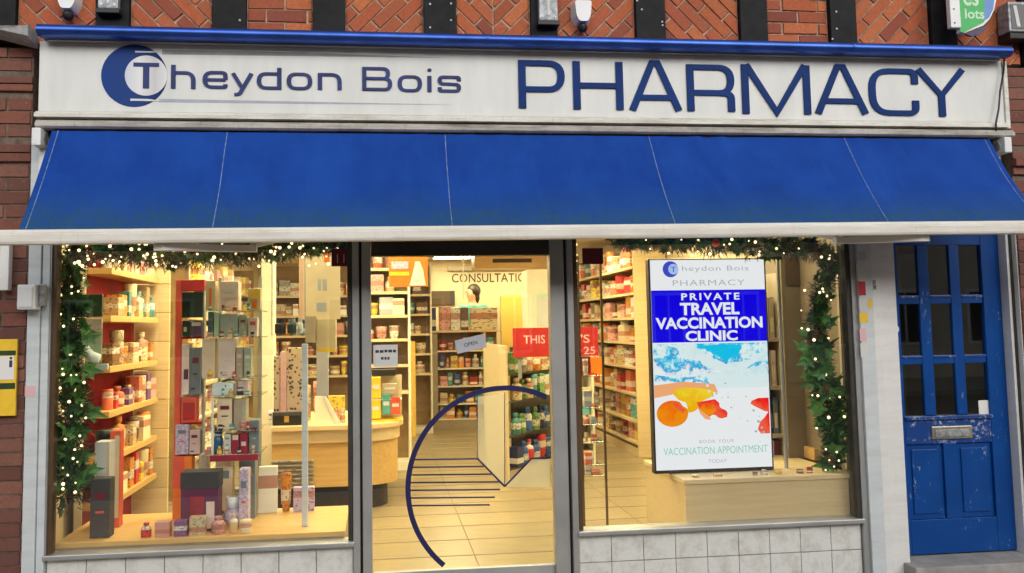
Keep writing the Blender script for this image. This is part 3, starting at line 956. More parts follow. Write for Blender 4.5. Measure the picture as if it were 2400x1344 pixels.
for k, (py, l, r) in enumerate(((1078, 968, 1119), (1096, 963, 1134), (1114, 960, 1152), (1132, 958, 1170), (1150, 957, 1172), (1168, 958, 1160), (1186, 961, 1148))):
    stroke(ln, [V(l, py), V(r, py - 2)], .009, .009, .0322, .0336)
part('line_decal', ln, 'navy', dp)

# ------------------------------------------------------------------ pilasters and door surround
pl = thing('pilaster', 'white boarded pilaster between brick pier and gift window', 'pilaster', (XLP, 0, 0))
xa, xb, xm = XLP, XL0 - 0.004, (XLP + XL0) / 2 + 0.012
part('board', MB().bev(xa, xm - 0.002, -0.055, 0.05, 0.0, 2.70, 0.004), 'pilaster_white', pl)
part('board', MB().bev(xm, xb, -0.04, 0.05, 0.0, 2.70, 0.004), 'pilaster_white', pl)
part('edge_strip', MB().bev(XL0 - 0.003, XL0 + 0.004, -0.035, 0.05, 0.36, 2.28, 0.002), 'aluminium', pl)
p2 = thing('pilaster', 'grey white pilaster covered in stickers beside the blue door', 'pilaster', (XR1, 0, 0))
xa, xb, xc, xe = XR1 + 0.003, AX(2012, 0), AX(2044, 0), AX(2083, 0)
part('dark_edge', MB().bev(xa, xb - .001, -0.03, 0.05, 0.0, 2.30, 0.003), 'aluminium', p2)
part('board', MB().bev(xb, xc, -0.05, 0.05, 0.0, 2.30, 0.004), 'pilaster_white', p2)
XBD0 = AX(2085, 0.10); XBD1 = AX(2357, 0.10)
ds = thing('door_surround', 'white painted door frame around the blue door', 'door frame', ((XBD0 + XBD1) / 2, 0, 0))
part('jamb', MB().bev(xc + 0.001, xc + 0.05, -0.045, 0.12, 0.0, 2.30, 0.004), 'jamb_white', ds)
part('jamb', MB().bev(xc + 0.051, XBD0 - 0.003, -0.02, 0.16, 0.0, 2.30, 0.004), 'jamb_white', ds)
XJ = AX(2345, 0.0)
part('jamb', MB().bev(XBD1 + 0.003, XBD1 + 0.022, 0.03, 0.16, 0.0, 2.30, 0.004), 'jamb_white', ds)
part('jamb_gap', MB().box(XBD1 + 0.023, XBD1 + 0.035, 0.02, 0.14, 0.0, 2.30), 'aluminium_dark', ds)
part('jamb', MB().bev(XBD1 + 0.036, XBD1 + 0.062, -0.02, 0.14, 0.0, 2.30, 0.004), 'jamb_white', ds)
part('lintel', MB().bev(XBD0 - 0.002, XBD1 + 0.002, 0.06, 0.16, 2.158, 2.30, 0.004), 'door_blue', ds)
part('step', MB().bev(XBD0 - .05, XBD1 + .03, -0.15, 0.16, -0.01, 0.075, 0.008), 'kerb_stone', ds)

# ------------------------------------------------------------------ blue door
YD = 0.10
bd = thing('blue_door', 'worn blue panelled door with nine small glass panes', 'door', ((XBD0 + XBD1) / 2, YD, 0.08))
rowp = [(575, 692), (712, 833), (853, 974)]
colp = [(2111, 2160), (2185, 2235), (2258, 2309)]
RX = [(AX(a, YD, 770), AX(b, YD, 770)) for a, b in colp]
RZ = [(AZ(b, YD, 2200), AZ(a, YD, 2200)) for a, b in rowp]
ZD0, ZD1 = 0.085, 2.152
part('stile', MB().bev(XBD0, RX[0][0] - .001, YD, YD + 0.045, ZD0, ZD1, 0.004), 'door_blue', bd, label='worn hinge side stile with chipped paint')
part('stile', MB().bev(RX[2][1] + .001, XBD1, YD, YD + 0.045, ZD0, ZD1, 0.004), 'door_blue', bd)
part('rail', MB().bev(RX[0][0], RX[2][1], YD + .001, YD + 0.044, RZ[0][1], ZD1 - .001, 0.003), 'door_blue', bd)
zl0, zl1 = AZ(1040, YD, 2200), RZ[2][0]
part('rail', MB().bev(RX[0][0], RX[2][1], YD + .001, YD + 0.044, zl0, zl1 - 0.028, 0.003), 'door_chipped', bd, label='lock rail with badly chipped paint')
part('weather_sill', MB().bev(RX[0][0] - .005, RX[2][1] + .005, YD - 0.018, YD + 0.03, zl1 - 0.026, zl1 - 0.002, 0.004), 'door_chipped', bd)
part('rail', MB().bev(RX[0][0], RX[2][1], YD + .001, YD + 0.044, ZD0, 0.30, 0.003), 'door_blue', bd)
for k in (0, 1):
    part('glazing_bar', MB().bev(RX[k][1], RX[k + 1][0], YD + 0.006, YD + 0.04, zl1 + .001, RZ[0][1] - .001, 0.004), 'door_blue', bd)
for k in (0, 1):
    for c in range(3):
        xa = RX[c][0] + .001; xb = RX[c][1] - .001
        part('glazing_bar', MB().bev(xa, xb, YD + 0.008, YD + 0.04, RZ[k + 1][1], RZ[k][0], 0.004), 'door_blue', bd)
        part('putty_ledge', MB().bev(xa, xb, YD + 0.002, YD + 0.007, RZ[k][0] - 0.016, RZ[k][0] - 0.004, 0.002), 'door_chipped', bd)
for r in range(3):
    for c in range(3):
        part('pane', MB().box(RX[c][0], RX[c][1], YD + 0.02, YD + 0.024, RZ[r][0], RZ[r][1]), 'glass_old', bd)
xm = (RX[0][0] + RX[2][1]) / 2
part('muntin', MB().bev(xm - 0.045, xm + 0.045, YD + .002, YD + 0.043, 0.301, zl0 - .001, 0.003), 'door_blue', bd)
for a, b in ((RX[0][0], xm - 0.046), (xm + 0.046, RX[2][1])):
    pn = part('panel', MB().bev(a, b, YD + 0.02, YD + 0.035, 0.301, zl0 - .001, 0.002), 'door_blue', bd)
    part('raised_field', MB().bev(a + 0.035, b - 0.035, YD + 0.01, YD + 0.021, 0.335, zl0 - 0.035, 0.006), 'door_blue', pn)
lb0, lb1 = at(2183, 1030, YD), at(2276, 997, YD)
lb = part('letterbox', MB().bev(lb0.x, lb1.x, YD - 0.012, YD + 0.01, lb0.z, lb1.z, 0.005), 'brass', bd)
part('flap', MB().bev(lb0.x + .02, lb1.x - .025, YD - 0.018, YD - 0.011, lb0.z + .014, lb1.z - .02, 0.003), 'zinc', lb)
k = at(2094, 772, YD)
lk = part('lock', MB().tube([(k.x, YD + .01, k.z), (k.x, YD - 0.015, k.z)], 0.030, 14), 'plastic_white', bd)
part('keyhole', MB().bev(k.x - .005, k.x + .005, YD - 0.018, YD - 0.0145, k.z - .008, k.z + .008, 0.001), 'ink', lk)
pp = at(2306, 955, YD + .018)
solo('paper_note', MB().bev(pp.x - 0.037, pp.x + 0.037, YD + 0.0165, YD + 0.0185, pp.z - 0.045, pp.z + 0.045, 0.001), 'paper_white' if 'paper_white' in M else 'paint_white', 'small white paper stuck in the lower corner pane of the blue door', 'note')
# dark hall behind the blue door
hall = MB()
hall.box(XBD0 - .04, XBD0 - .02, 0.17, 1.25, 0, 2.4).box(XBD1 + .02, XBD1 + .04, 0.17, 1.25, 0, 2.4).box(XBD0 - .04, XBD1 + .04, 1.26, 1.29, 0, 2.4).box(XBD0 - .02, XBD1 + .02, 0.17, 1.25, 2.35, 2.38).box(XBD0 - .02, XBD1 + .02, 0.17, 1.25, 0.0, 0.06)
struct('hall_wall', hall, 'beige_panel')

# ------------------------------------------------------------------ fittings on the outside
mb0, mb1 = at(54, 727, -0.06), at(97, 669, -0.06)
mt = thing('meter_box', 'white plastic meter box fixed to the left pilaster edge', 'meter box', ((mb0.x + mb1.x) / 2, -0.06, mb0.z))
part('body', MB().bev(mb0.x, mb1.x, -0.15, -0.055, mb0.z, mb1.z, 0.008), 'plastic_white', mt)
part('cover', MB().bev(mb0.x + .012, mb1.x - .012, -0.158, -0.149, mb0.z + .012, mb1.z - .014, 0.006), 'plastic_white', mt)
part('side_hinge', MB().bev(mb1.x + .001, mb1.x + 0.03, -0.10, -0.06, mb0.z + .02, mb1.z + .005, 0.004), 'zinc', mt)
part('latch', MB().bev(mb0.x - .012, mb0.x - .001, -0.12, -0.09, mb0.z + .02, mb0.z + .045, 0.003), 'zinc', mt)
ys0, ys1 = at(18, 975, -0.05), at(42, 795, -0.05)
ns = thing('roadside_notice', 'tall yellow notice with green band and white pictogram panel', 'notice', (ys1.x - .1, -0.05, ys0.z))
part('board', MB().bev(ys1.x - 0.24, ys1.x, -0.06, -0.04, ys0.z, ys1.z, 0.003), 'yellow', ns)
part('green_band', MB().box(ys1.x - 0.24, ys1.x - .005, -0.0615, -0.06, AZ(833, -.06, 30), AZ(822, -.06, 30)), 'green_dark', ns)
part('white_panel', MB().box(ys1.x - 0.24, ys1.x - .012, -0.0625, -0.06, AZ(890, -.06, 30), AZ(835, -.06, 30)), 'paint_white', ns)
part('green_band', MB().box(ys1.x - 0.24, ys1.x - .005, -0.0615, -0.06, AZ(912, -.06, 30), AZ(898, -.06, 30)), 'green_dark', ns)
bcx = at(26, 840, -.06)
part('pictogram', MB().ball((bcx.x, -0.0625, bcx.z), 0.008, 8, 4, (1, .2, 1)).box(bcx.x - .008, bcx.x + .008, -.0632, -.0625, bcx.z - .05, bcx.z - .012), 'ink', ns)
nf0, nf1 = at(0, 682, -.05), at(30, 586, -.05)
solo('white_downpipe', MB().bev(nf1.x - 0.05, nf1.x, -0.10, -0.045, nf0.z, 2.12, 0.006), 'paint_white', 'short white pipe on the brick pier below the awning end', 'pipe')


def sensor(px, py, label):
    p = at(px, py, -0.05); t = thing('security_light', label, 'security light', (p.x, -0.03, p.z), 'white alarm boxes on the upper wall')
    w = 0.062
    sh = [(p.x - w, p.z + .13), (p.x + w, p.z + .13), (p.x + w, p.z + .02), (p.x + w * .55, p.z - .03), (p.x - w * .55, p.z - .03), (p.x - w, p.z + .02)]
    part('housing', MB().prism(fillet(sh, 0.02, 4, True), -0.09, 0.0, 0.012), 'plastic_white', t)
    part('lens', MB().ball((p.x, -0.05, p.z - 0.045), 0.032, 10, 6), 'black', t)
    return t


sensor(160, 19, 'white alarm box on the brick panel nearest the left end')
sensor(1365, 49, 'white alarm box right of the middle grey lamp bracket')


def lamp_bracket(px0, px1, pyb, label):
    a, b = AX(px0, -.05, 20), AX(px1, -.05, 20); zb = AZ(pyb, -.05, px0)
    t = thing('grey_lamp_bracket', label, 'lamp bracket', ((a + b) / 2, -0.035, zb), 'grey metal boxes on the timber posts')
    part('box', MB().bev(a, b, -0.09, -0.036, zb, zb + 0.34, 0.006), 'zinc', t)
    part('slot', MB().bev((a + b) / 2 - .008, (a + b) / 2 + .008, -0.094, -0.089, zb + .03, zb + .2, 0.002), 'paper', t)
    for x in (a + .018, b - .018):
        part('screw', MB().ball((x, -0.09, zb + 0.02), 0.009, 6, 4), 'plastic_white', t)
    part('flange', MB().bev(a - .01, b + .01, -0.10, -0.036, zb - 0.03, zb - .002, 0.004), 'black', t)


lamp_bracket(234, 281, 25, 'grey metal box on the timber post near the left end')
lamp_bracket(1261, 1304, 53, 'grey metal box on the timber post beside a white alarm box')
a, b = at(2349, 82, -.06), at(2402, 14, -.06)
t = thing('flood_light', 'grey framed flood lamp above the right end of the hood', 'flood light', (a.x, -0.05, a.z))
part('frame', MB().bev(a.x, b.x, -0.13, -0.02, a.z, b.z, 0.01), 'zinc', t)
part('glass', MB().bev(a.x + .015, b.x - .015, -0.134, -0.129, a.z + .015, b.z - .02, 0.003), 'glass_dark', t)
part('reflector', MB().prism([(a.x + .03, b.z - .03), (a.x + .055, b.z - .03), (a.x + .075, a.z + .03), (a.x + .05, a.z + .03)], -0.137, -0.133), 'paper', t)
part('bracket', MB().bev(a.x + .01, b.x + 0.05, -0.12, 0.0, a.z - .045, a.z - .003, 0.006), 'black', t)
# projecting green sign
YP = -0.20
q = lambda px, py: (at(px, py, YP).x, at(px, py, YP).z)
t = thing('hanging_sign', 'green and blue projecting sign on a white bracket board', 'sign', (at(2270, 70, YP).x, YP, at(2270, 78, YP).z))
part('bracket_board', MB().bev(q(2223, 0)[0], q(2247, 0)[0], YP - .01, YP + .03, q(2223, 66)[1], Z1W - .1, 0.006), 'plastic_white', t)
part('blue_backing', MB().prism([q(2249, -120), q(2249, 77), q(2262, 78), q(2306, 61), q(2321, 46), q(2332, 24), q(2337, 0), q(2337, -120)], YP + .004, YP + .03, .003), 'paint_white', t)
part('blue_face', MB().prism([q(2309, -120), q(2307, 49), q(2318, 42), q(2328, 22), q(2331, 0), q(2331, -120)], YP + .001, YP + .006), 'blue_sign', t)
part('green_face', MB().prism([q(2249, -120), q(2250, 75), q(2258, 77), q(2307, 52), q(2309, -120)], YP, YP + .008), 'green_sign', t)
part('navy_skirt', MB().prism([q(2266, 79), q(2306, 62), q(2318, 52), q(2312, 68), q(2298, 80), q(2280, 84)], YP + .01, YP + .028), 'navy', t)
for (s, a, b, c, d) in (('es', 2258, 2292, 14, -16), ('lots', 2262, 2306, 44, 22)):
    A = q(a, c); B = q(b, d)
    text('lettering', s, A[0], B[0], A[1], B[1], YP - .001, 'green_pale', t, 0.02)
for zz in (3.72, 3.9): part('wall_arm', MB().box(q(2230, 0)[0], q(2240, 0)[0], YP + .031, -0.02, zz, zz + .03), 'black', t)
for py in (23, 55):
    part('bolt', MB().ball((q(2232, 0)[0], YP - .011, q(2232, py)[1]), .006, 6, 4), 'zinc', t)
# cable hanging at the right end of the sign
pts = [at(2354, 135, -.16), at(2352, 170, -.15), at(2344, 215, -.15), at(2341, 255, -.16), at(2334, 290, -.17), at(2336, 330, -.16)]
solo('cable', MB().tube(pts, 0.006, 6), 'black', 'thin black cable hanging over the right end of the sign', 'cable')
# stickers on the pilasters
def sticker(px0, px1, py0, py1, mat, label, Y=-0.051):
    a, b = at(px0, py1, Y), at(px1, py0, Y)
    return solo('sticker', MB().box(a.x, b.x, Y - 0.0005, Y, a.z, b.z), mat, label, 'sticker')


simple('paper_pink', (0.72, 0.45, 0.48), 0.7)
sticker(2012, 2028, 660, 693, 'red', 'small red sticker high on the stickered pilaster')
sticker(2015, 2033, 733, 757, 'yellow', 'small yellow sticker on the stickered pilaster')
sticker(2014, 2032, 700, 726, 'paper', 'pale sticker between the red and yellow ones')
sticker(2016, 2030, 770, 800, 'paper_pink', 'faded pink sticker below the yellow one')
sticker(2010, 2026, 615, 650, 'paper', 'torn white sticker above the red one')
sticker(58, 83, 905, 930, 'paper_pink', 'faded pink tape on the left pilaster', -0.0565)
sticker(2012, 2030, 590, 611, 'paper_grey', 'grey sticker highest on the stickered pilaster')
sticker(2035, 2043, 700, 722, 'yellow', 'tiny yellow sticker beside the pale one on the stickered pilaster')
sticker(2035, 2043, 730, 755, 'paper', 'tiny white sticker right of the yellow sticker')
sticker(2018, 2034, 805, 838, 'paper', 'long torn white sticker lowest on the stickered pilaster')
k = at(2049, 668, -0.046)
kb = thing('bell_push', 'small dark bell push on the white door jamb', 'bell', (k.x, -0.046, k.z))
part('plate', MB().bev(k.x - .01, k.x + .01, -0.052, -0.0455, k.z - .03, k.z + .03, .002), 'zinc', kb)
part('button', MB().ball((k.x, -0.053, k.z - .012), .006, 8, 4), 'black', kb)

# ------------------------------------------------------------------ interior shell
XI0, XI1, YI1, ZF, ZC = -2.05, 3.25, 10.0, 0.10, 2.72
struct('shop_ceiling', MB().box(XI0 - .2, XI1 + .2, 0.26, YI1 + .1, ZC, ZC + .1), 'ceiling_white')
struct('interior_wall', MB().box(XI0 - .2, XI0, 0.06, YI1, 0, ZC - .001), 'cream')
struct('interior_wall', MB().box(XI1, XI1 + .2, 1.3, YI1, 0, ZC - .001), 'cream')
struct('interior_wall', MB().box(XI0, XI1, YI1, YI1 + .1, 0, ZC - .001), 'cream')
struct('interior_wall', MB().box(XR1 + 0.05, XR1 + 0.10, 0.06, 1.3, 0, ZC - .001), 'partition_brown')
struct('interior_wall', MB().box(XR1 + 0.05, XI1 + .2, 1.301, 1.35, 0, ZC - .001), 'partition_brown')
fl = struct('shop_floor', MB().box(XI0, XI1, 0.13, YI1, 0.0, ZF - 0.004), 'brown' if 'brown' in M else 'bronze')
base = None
for j in range(23):
    for i in range(4):
        if base is None:
            base = part('floor_plank', MB().bev(0.002, 1.323, 0.009, 0.421, -0.02, 0, 0.003), 'wood_floor', fl); o = base
        else:
            o = base.copy(); COL.objects.link(o)
        o.location = (XI0 + i * 1.325, 0.13 + j * 0.43, ZF)
# ceiling light panels
for j, (y, xs) in enumerate(((1.5, (-1.3, -.2, 1.1, 2.4)), (3.2, (-1.3, -.2, 1.1, 2.4)), (5.2, (-1.0, 0.75, 2.5)), (8.55, (-.6, 1.15, 2.3)))):
    for i, x in enumerate(xs):
        t = thing('ceiling_light', 'square lit ceiling panel, ' + ['nearest', 'second', 'third', 'farthest'][j] + ' row, ' + ['first', 'second', 'third', 'fourth'][i] + ' from the left wall', 'ceiling light', (x, y, ZC - .03), 'square lights in the shop ceiling')
        part('frame', MB().bev(x - .32, x + .32, y - .32, y + .32, ZC - .03, ZC - .002, .004), 'paint_white', t)
        part('diffuser', MB().box(x - .29, x + .29, y - .29, y + .29, ZC - .034, ZC - .0305), 'ceiling_lamp', t)
for x, nm in ((-1.35, 'over the gift boxes'), (-.55, 'over the spotted stands'), (0.5, 'inside the entrance'), (1.6, 'over the glass tower'), (2.4, 'over the lit screen')):  # unseen strips added to brighten the goods in the windows
    t = thing('added_window_light', 'slim added light strip, unseen, just inside the glass ' + nm, 'added strip light', (x, .37, ZC - .03), 'added strip lights inside the shop windows')
    part('frame', MB().bev(x - .36, x + .36, .27, .43, ZC - .03, ZC - .002, .004), 'paint_white', t)
    part('diffuser', MB().box(x - .34, x + .34, .28, .41, ZC - .034, ZC - .0305), 'ceiling_lamp', t)

# ------------------------------------------------------------------ products
UNIT = {}


def unit_mesh(kind, mat):
    k = (kind, mat)
    if k not in UNIT:
        if kind == 'carton': mb = MB().bev(-.5, .5, -.5, .5, 0, 1, 0.03)
        elif kind == 'bottle': mb = MB().lathe((0, 0, 0), [(.40, 0), (.46, .04), (.46, .60), (.40, .70), (.18, .76), (.18, .82), (.24, .82), (.24, 1.0)], 12)
        elif kind == 'tube': mb = MB().lathe((0, 0, 0), [(.30, 0), (.32, .02), (.30, .16), (.40, .18), (.46, .95), (.44, 1.0)], 12)
        else: mb = MB().lathe((0, 0, 0), [(.46, 0), (.5, .05), (.5, .65), (.42, .7), (.5, .7), (.5, 1.0)], 12)
        o = part('product', mb, mat); me = o.data; bpy.data.objects.remove(o); UNIT[k] = me
        if kind != 'carton': me.shade_smooth()
    return UNIT[k]


NPROD = 0
used = {}


def product(kind, colour, x, y, z, w, d, h, label, group, rz=0.0):
    global NPROD
    me = unit_mesh(kind, 'carton_' + colour)
    nm = {'carton': 'product_carton', 'bottle': 'product_bottle', 'jar': 'product_jar', 'tube': 'product_tube'}[kind]
    o = bpy.data.objects.new(nm, me); COL.objects.link(o)
    o.location = (x, y, z); o.scale = (w, d, h); o.rotation_euler = (0, 0, rz)
    o['label'] = label; o['category'] = {'carton': 'carton', 'bottle': 'bottle', 'jar': 'jar', 'tube': 'tube'}[kind]; o['group'] = group
    NPROD += 1; return o


ORD = ['top', 'second', 'third', 'fourth', 'fifth', 'sixth', 'seventh']


def fill(p0, p1, z, gap, depth, palette, unit, shelf, group, wmin=.06, wmax=.12, normal=(0, -1), hfrac=(.5, .92), kinds=('carton', 'carton', 'carton', 'bottle', 'jar', 'tube'), space=.012):
    """stand a row of products along the line p0-p1"""
    P0, P1 = Vector(p0), Vector(p1); L = (P1 - P0).length; D = (P1 - P0) / L; N = Vector(normal)
    rz = math.atan2(D.y, D.x); nm = lambda e: e[3] + ' ' + e[2]
    for attempt in range(40):
        sp = 0.015; row = []; last = None
        while True:
            w = random.uniform(wmin, wmax)
            if sp + w > L - .01: break
            k = random.choice(kinds); c = random.choice([q for q in palette if q != last] or palette); last = c
            row.append((sp + w / 2, w, k, c)); sp += w + random.uniform(.004, space * 2)
        labels = []
        for i, e in enumerate(row):
            a = nm(row[i - 1]) if i else None; b_ = nm(row[i + 1]) if i < len(row) - 1 else None
            bt = f'between {a} and {b_}' if a and b_ else (f'at the end beside {b_ or a}' if (a or b_) else 'alone')
            labels.append(f'{nm(e)} {bt}, {shelf} shelf, {unit}')
        if len(set(labels)) == len(labels) and not any(q in used for q in labels): break
    for lab, (sc, w, k, c) in zip(labels, row):
        used[lab] = 1
        h = gap * random.uniform(*hfrac)
        if k != 'carton': h = min(h, w * 3.2)
        d = min(depth * .6, w if k != 'carton' else w * 1.1)
        p = P0 + D * sc + N * random.uniform(0.0, depth * .15)
        product(k, c, p.x, p.y, z, w, d, h, lab, group, rz + random.uniform(-.08, .08))


WARM = ['cream', 'cream', 'cream', 'white', 'tan', 'tan', 'pink', 'orange', 'yellow', 'red', 'coral', 'teal', 'brown']
CREAM = ['cream', 'cream', 'white', 'cream', 'tan', 'white', 'pink', 'grey', 'yellow']


def shelf_unit(name, label, axis, x, y0, y1, levels, depth, back, board, palette, unit, group, zt, gapl=0.30, dens=(.07, .13), kinds=('carton', 'carton', 'carton', 'bottle', 'jar', 'tube'), hfrac=(.5, .92)):
    """axis 'L' stands on the left wall facing +x, 'R' on the right wall facing -x, 'B' faces the camera (then x is its y, y0..y1 its x-range)"""
    s = {'L': 1, 'R': -1}.get(axis)
    t = thing(name, label, 'shelves', ((x, (y0 + y1) / 2, ZF) if axis != 'B' else ((y0 + y1) / 2, x, ZF)))
    zb = min(levels)
    if axis == 'B':
        part('back_panel', MB().box(y0, y1, x + .0, x + .02, ZF, zt), back, t)
        for a in (y0, y1): part('upright', MB().bev(a - .012, a + .012, x - depth, x - .001, ZF, zt, .003), board, t)
    else:
        part('back_panel', MB().box(x, x + s * .02, y0, y1, ZF, zt), back, t)
        for a in (y0, y1): part('upright', MB().bev(x + s * .021, x + s * depth, a - .012, a + .012, ZF, zt, .003), back if axis == 'L' else board, t)
    part('plinth', MB().box(x + s * .021, x + s * (depth - .02), y0 + .013, y1 - .013, ZF, ZF + .09) if axis != 'B' else MB().box(y0 + .013, y1 - .013, x - depth + .02, x - .001, ZF, ZF + .09), board, t)
    lv = sorted(levels, reverse=True)
    for i, z in enumerate(lv):
        if axis == 'B':
            sh = part('shelf', MB().bev(y0 + .013, y1 - .013, x - depth, x - .002, z - .022, z, .002), board, t)
            part('price_strip', MB().box(y0 + .014, y1 - .014, x - depth - .006, x - depth - .001, z - .026, z + .004), 'wood_pale', sh)
        else:
            sh = part('shelf', MB().bev(x + s * .022, x + s * depth, y0 + .013, y1 - .013, z - .022, z, .002), board, t)
            part('price_strip', MB().box(x + s * (depth + .001), x + s * (depth + .006), y0 + .014, y1 - .014, z - .026, z + .004), 'wood_pale', sh)
        gap = (lv[i - 1] - z - .03) if i else min(gapl, zt - z)
        if axis == 'B': fill((y0 + .02, x - depth * .55), (y1 - .02, x - depth * .55), z, gap, depth, palette, unit, ORD[min(i, 6)], group, *dens, hfrac=hfrac, kinds=kinds)
        elif axis == 'L': fill((x + depth * .55, y1 - .02), (x + depth * .55, y0 + .02), z, gap, depth, palette, unit, ORD[min(i, 6)], group, *dens, normal=(1, 0), hfrac=hfrac, kinds=kinds)
        else: fill((x - depth * .55, y0 + .02), (x - depth * .55, y1 - .02), z, gap, depth, palette, unit, ORD[min(i, 6)], group, *dens, normal=(-1, 0), hfrac=hfrac, kinds=kinds)
    return t


# left wall: dark red backed gift shelves, then a cream panelled end, then cream shelves
rw = thing('wall_shelves', 'dark red backed wall shelves with honey boards behind the left garland', 'shelves', (-1.9, 1.5, ZF))
RY0, RY1, RXB, RD = .88, 2.16, XI0 + .05, .21
part('back_panel', MB().box(RXB, RXB + .02, RY0, RY1, ZF, 2.3), 'shelf_red', rw)
part('upright', MB().bev(RXB + .001, RXB + .05, RY0 - .02, RY0 - .001, ZF, 2.3, .003), 'cream_pale', rw)
rlv = [2.02, 1.70, 1.36, 1.06, .76, .46]
for i, z in enumerate(rlv):
    part('shelf', MB().bev(RXB + .022, RXB + RD, RY0, RY1, z - .042, z, .003), 'wood_honey', rw)
    fill((RXB + .13, RY1 - .03), (RXB + .13, RY0 + .02), z, (rlv[i - 1] - z - .05) if i else .26, .18, [['cream', 'white', 'tan', 'cream', 'pink'], ['cream', 'tan', 'orange', 'white', 'teal', 'pink'], ['tan', 'orange', 'cream', 'red', 'brown'], ['coral', 'pink', 'cream', 'purple', 'red'], ['cream', 'tan', 'brown', 'purple', 'orange'], ['red', 'orange', 'coral', 'cream', 'yellow']][i], 'red wall shelves', ORD[i], 'products on the red wall shelves', .07, .17, normal=(1, 0), hfrac=(.4, .95), space=.022)
ep = thing('cladding_column', 'tall cream boarded column at the end of the red wall shelves', 'column', (-1.8, 2.2, ZF))
for k in range(9):
    part('panel_board', MB().bev(XI0 + .06, XI0 + .335, 2.20, 2.24, ZF + k * .235, ZF + k * .235 + .229, .003), 'wood_pale', ep)
yc = thing('cream_column', 'pale yellow column between the glass stand and the spotted stands', 'column', (AX(628, 3.0), 3.0, ZF))
part('shaft', MB().bev(AX(612, 3.0, 800), AX(641, 3.0, 800), 3.0, 3.2, ZF, ZC - .002, .006), 'cream_pale', yc)
shelf_unit('wall_shelves', 'cream wall shelves deep inside along the left wall', 'L', XI0 + .002, 2.9, 7.0, [2.05, 1.72, 1.4, 1.08, .76, .42], .34, 'shelf_back', 'cream_pale', CREAM, 'left cream shelves', 'products on the left cream shelves', 2.4, dens=(.12, .26))
# back shelves behind the counter
shelf_unit('back_shelves', 'cream back shelves left of the consultation sign', 'B', 7.6, -1.6, .72, [2.06, 1.78, 1.5, 1.22, .94], .32, 'shelf_back', 'cream_pale', CREAM + ['brown', 'teal', 'pink', 'orange'], 'back shelves', 'cartons on the back shelves', 2.5, dens=(.08, .17), hfrac=(.45, .85))
shelf_unit('door_shelves', 'tall cream shelves seen through the left side of the door glass', 'B', 4.4, AX(840, 4.4), AX(958, 4.4), [2.22, 1.97, 1.72, 1.47, 1.2, .92], .3, 'shelf_back', 'cream_pale', CREAM + ['tan', 'cream', 'pink', 'brown', 'coral'], 'door shelves', 'cartons on the door shelves', 2.55, dens=(.06, .15), hfrac=(.6, .98))
# medicine unit
mu = thing('medicine_unit', 'low medicine shelf unit with beige end panel and flat top', 'shelves', (1.1, 8.0, ZF))
mx0, mxm, mx1 = AX(972, 7.8, 880), AX(1026, 7.8, 880), AX(1172, 7.8, 880)
ztop = AZ(775, 7.8, 1080)
part('end_panel', MB().bev(mx0, mxm, 7.78, 7.98, ZF, ztop - .03, .004), 'beige_panel', mu)
part('back_panel', MB().box(mxm + .001, mx1, 8.12, 8.15, ZF, ztop - .03), 'shelf_back', mu)
part('top', MB().bev(mx0 - .02, mx1 + .03, 7.74, 8.2, ztop - .028, ztop, .004), 'wood_pale', mu)
part('upright', MB().bev((mxm + mx1) / 2 + .22, (mxm + mx1) / 2 + .26, 7.80, 8.118, ZF, ztop - .03, .003), 'cream', mu)
part('plinth', MB().box(mxm + .001, mx1, 7.82, 8.1, ZF, ZF + .12), 'beige_panel', mu)
for i, z in enumerate((1.24, 0.98, .72, .46, .24)):
    part('shelf', MB().bev(mxm + .002, mx1 - .002, 7.80, 8.118, z - .02, z, .002), 'cream_pale', mu)
    fill((mxm + .02, 7.93), (mx1 - .06, 7.93), z, .22, .25, ['red', 'coral', 'white', 'cream', 'pink', 'teal', 'yellow', 'blue', 'white', 'orange'], 'medicine unit', ORD[i], 'packs on the medicine unit', .06, .12, hfrac=(.5, .9))
# boxes standing on top of the medicine unit
for (a, b, t_, col, lab) in ((1000, 1022, 722, 'navy', 'tall navy box at the left end of the medicine unit top'), (1030, 1056, 719, 'pink', 'peach box right of the navy box on the medicine unit'),
                             (1057, 1079, 722, 'white', 'pale patterned box in the middle of the medicine unit top'), (1081, 1098, 721, 'brown', 'brown patterned box on the medicine unit top'),
                             (1104, 1167, 722, 'cream', 'wide cream box at the right end of the medicine unit top')):
    x0, x1 = AX(a, 7.85, 750), AX(b, 7.85, 750)
    product('carton', col, (x0 + x1) / 2, 7.95, ztop + .001, x1 - x0, .18, AZ(t_, 7.85, a) - ztop, lab, 'boxes on the medicine unit top')
# consultation room front at the back
cr = thing('consultation_room', 'beige consultation room front with dark lettering above a hatch', 'room front', (1.6, 9.4, ZF))
cx0, cx1 = AX(1003, 9.4, 650), AX(1330, 9.4, 650)
part('wall_panel', MB().box(cx0, cx1, 9.4, 9.46, ZF, ZC - .002), 'cream', cr)
z0, z1 = AZ(662, 9.38, 1150), AZ(641, 9.38, 1150)
text('lettering', 'CONSULTATION', AX(1059, 9.39, 650), AX(1251, 9.39, 650), z0, z1, 9.397, 'ink', cr, 0.012, space=1.05)
part('fascia', MB().bev(AX(1050, 9.3, 630), cx1, 9.3, 9.398, AZ(634, 9.3, 1150), AZ(627, 9.3, 1150), .004), 'taupe', cr)
h0, h1 = at(1004, 716, 9.38), at(1064, 682, 9.38)
hp = part('hatch', MB().bev(h0.x, h1.x, 9.36, 9.399, h0.z, h1.z, .005), 'bronze', cr)
part('hatch_frame', MB().bev(h1.x - .06, h1.x + .01, 9.345, 9.361, h0.z, h1.z, .003), 'ink', hp)
d0, d1 = at(1176, 860, 9.38), at(1236, 692, 9.38)
dr = part('door', MB().bev(d0.x, d1.x, 9.35, 9.399, ZF, d1.z, .005), 'wood_yellow', cr)
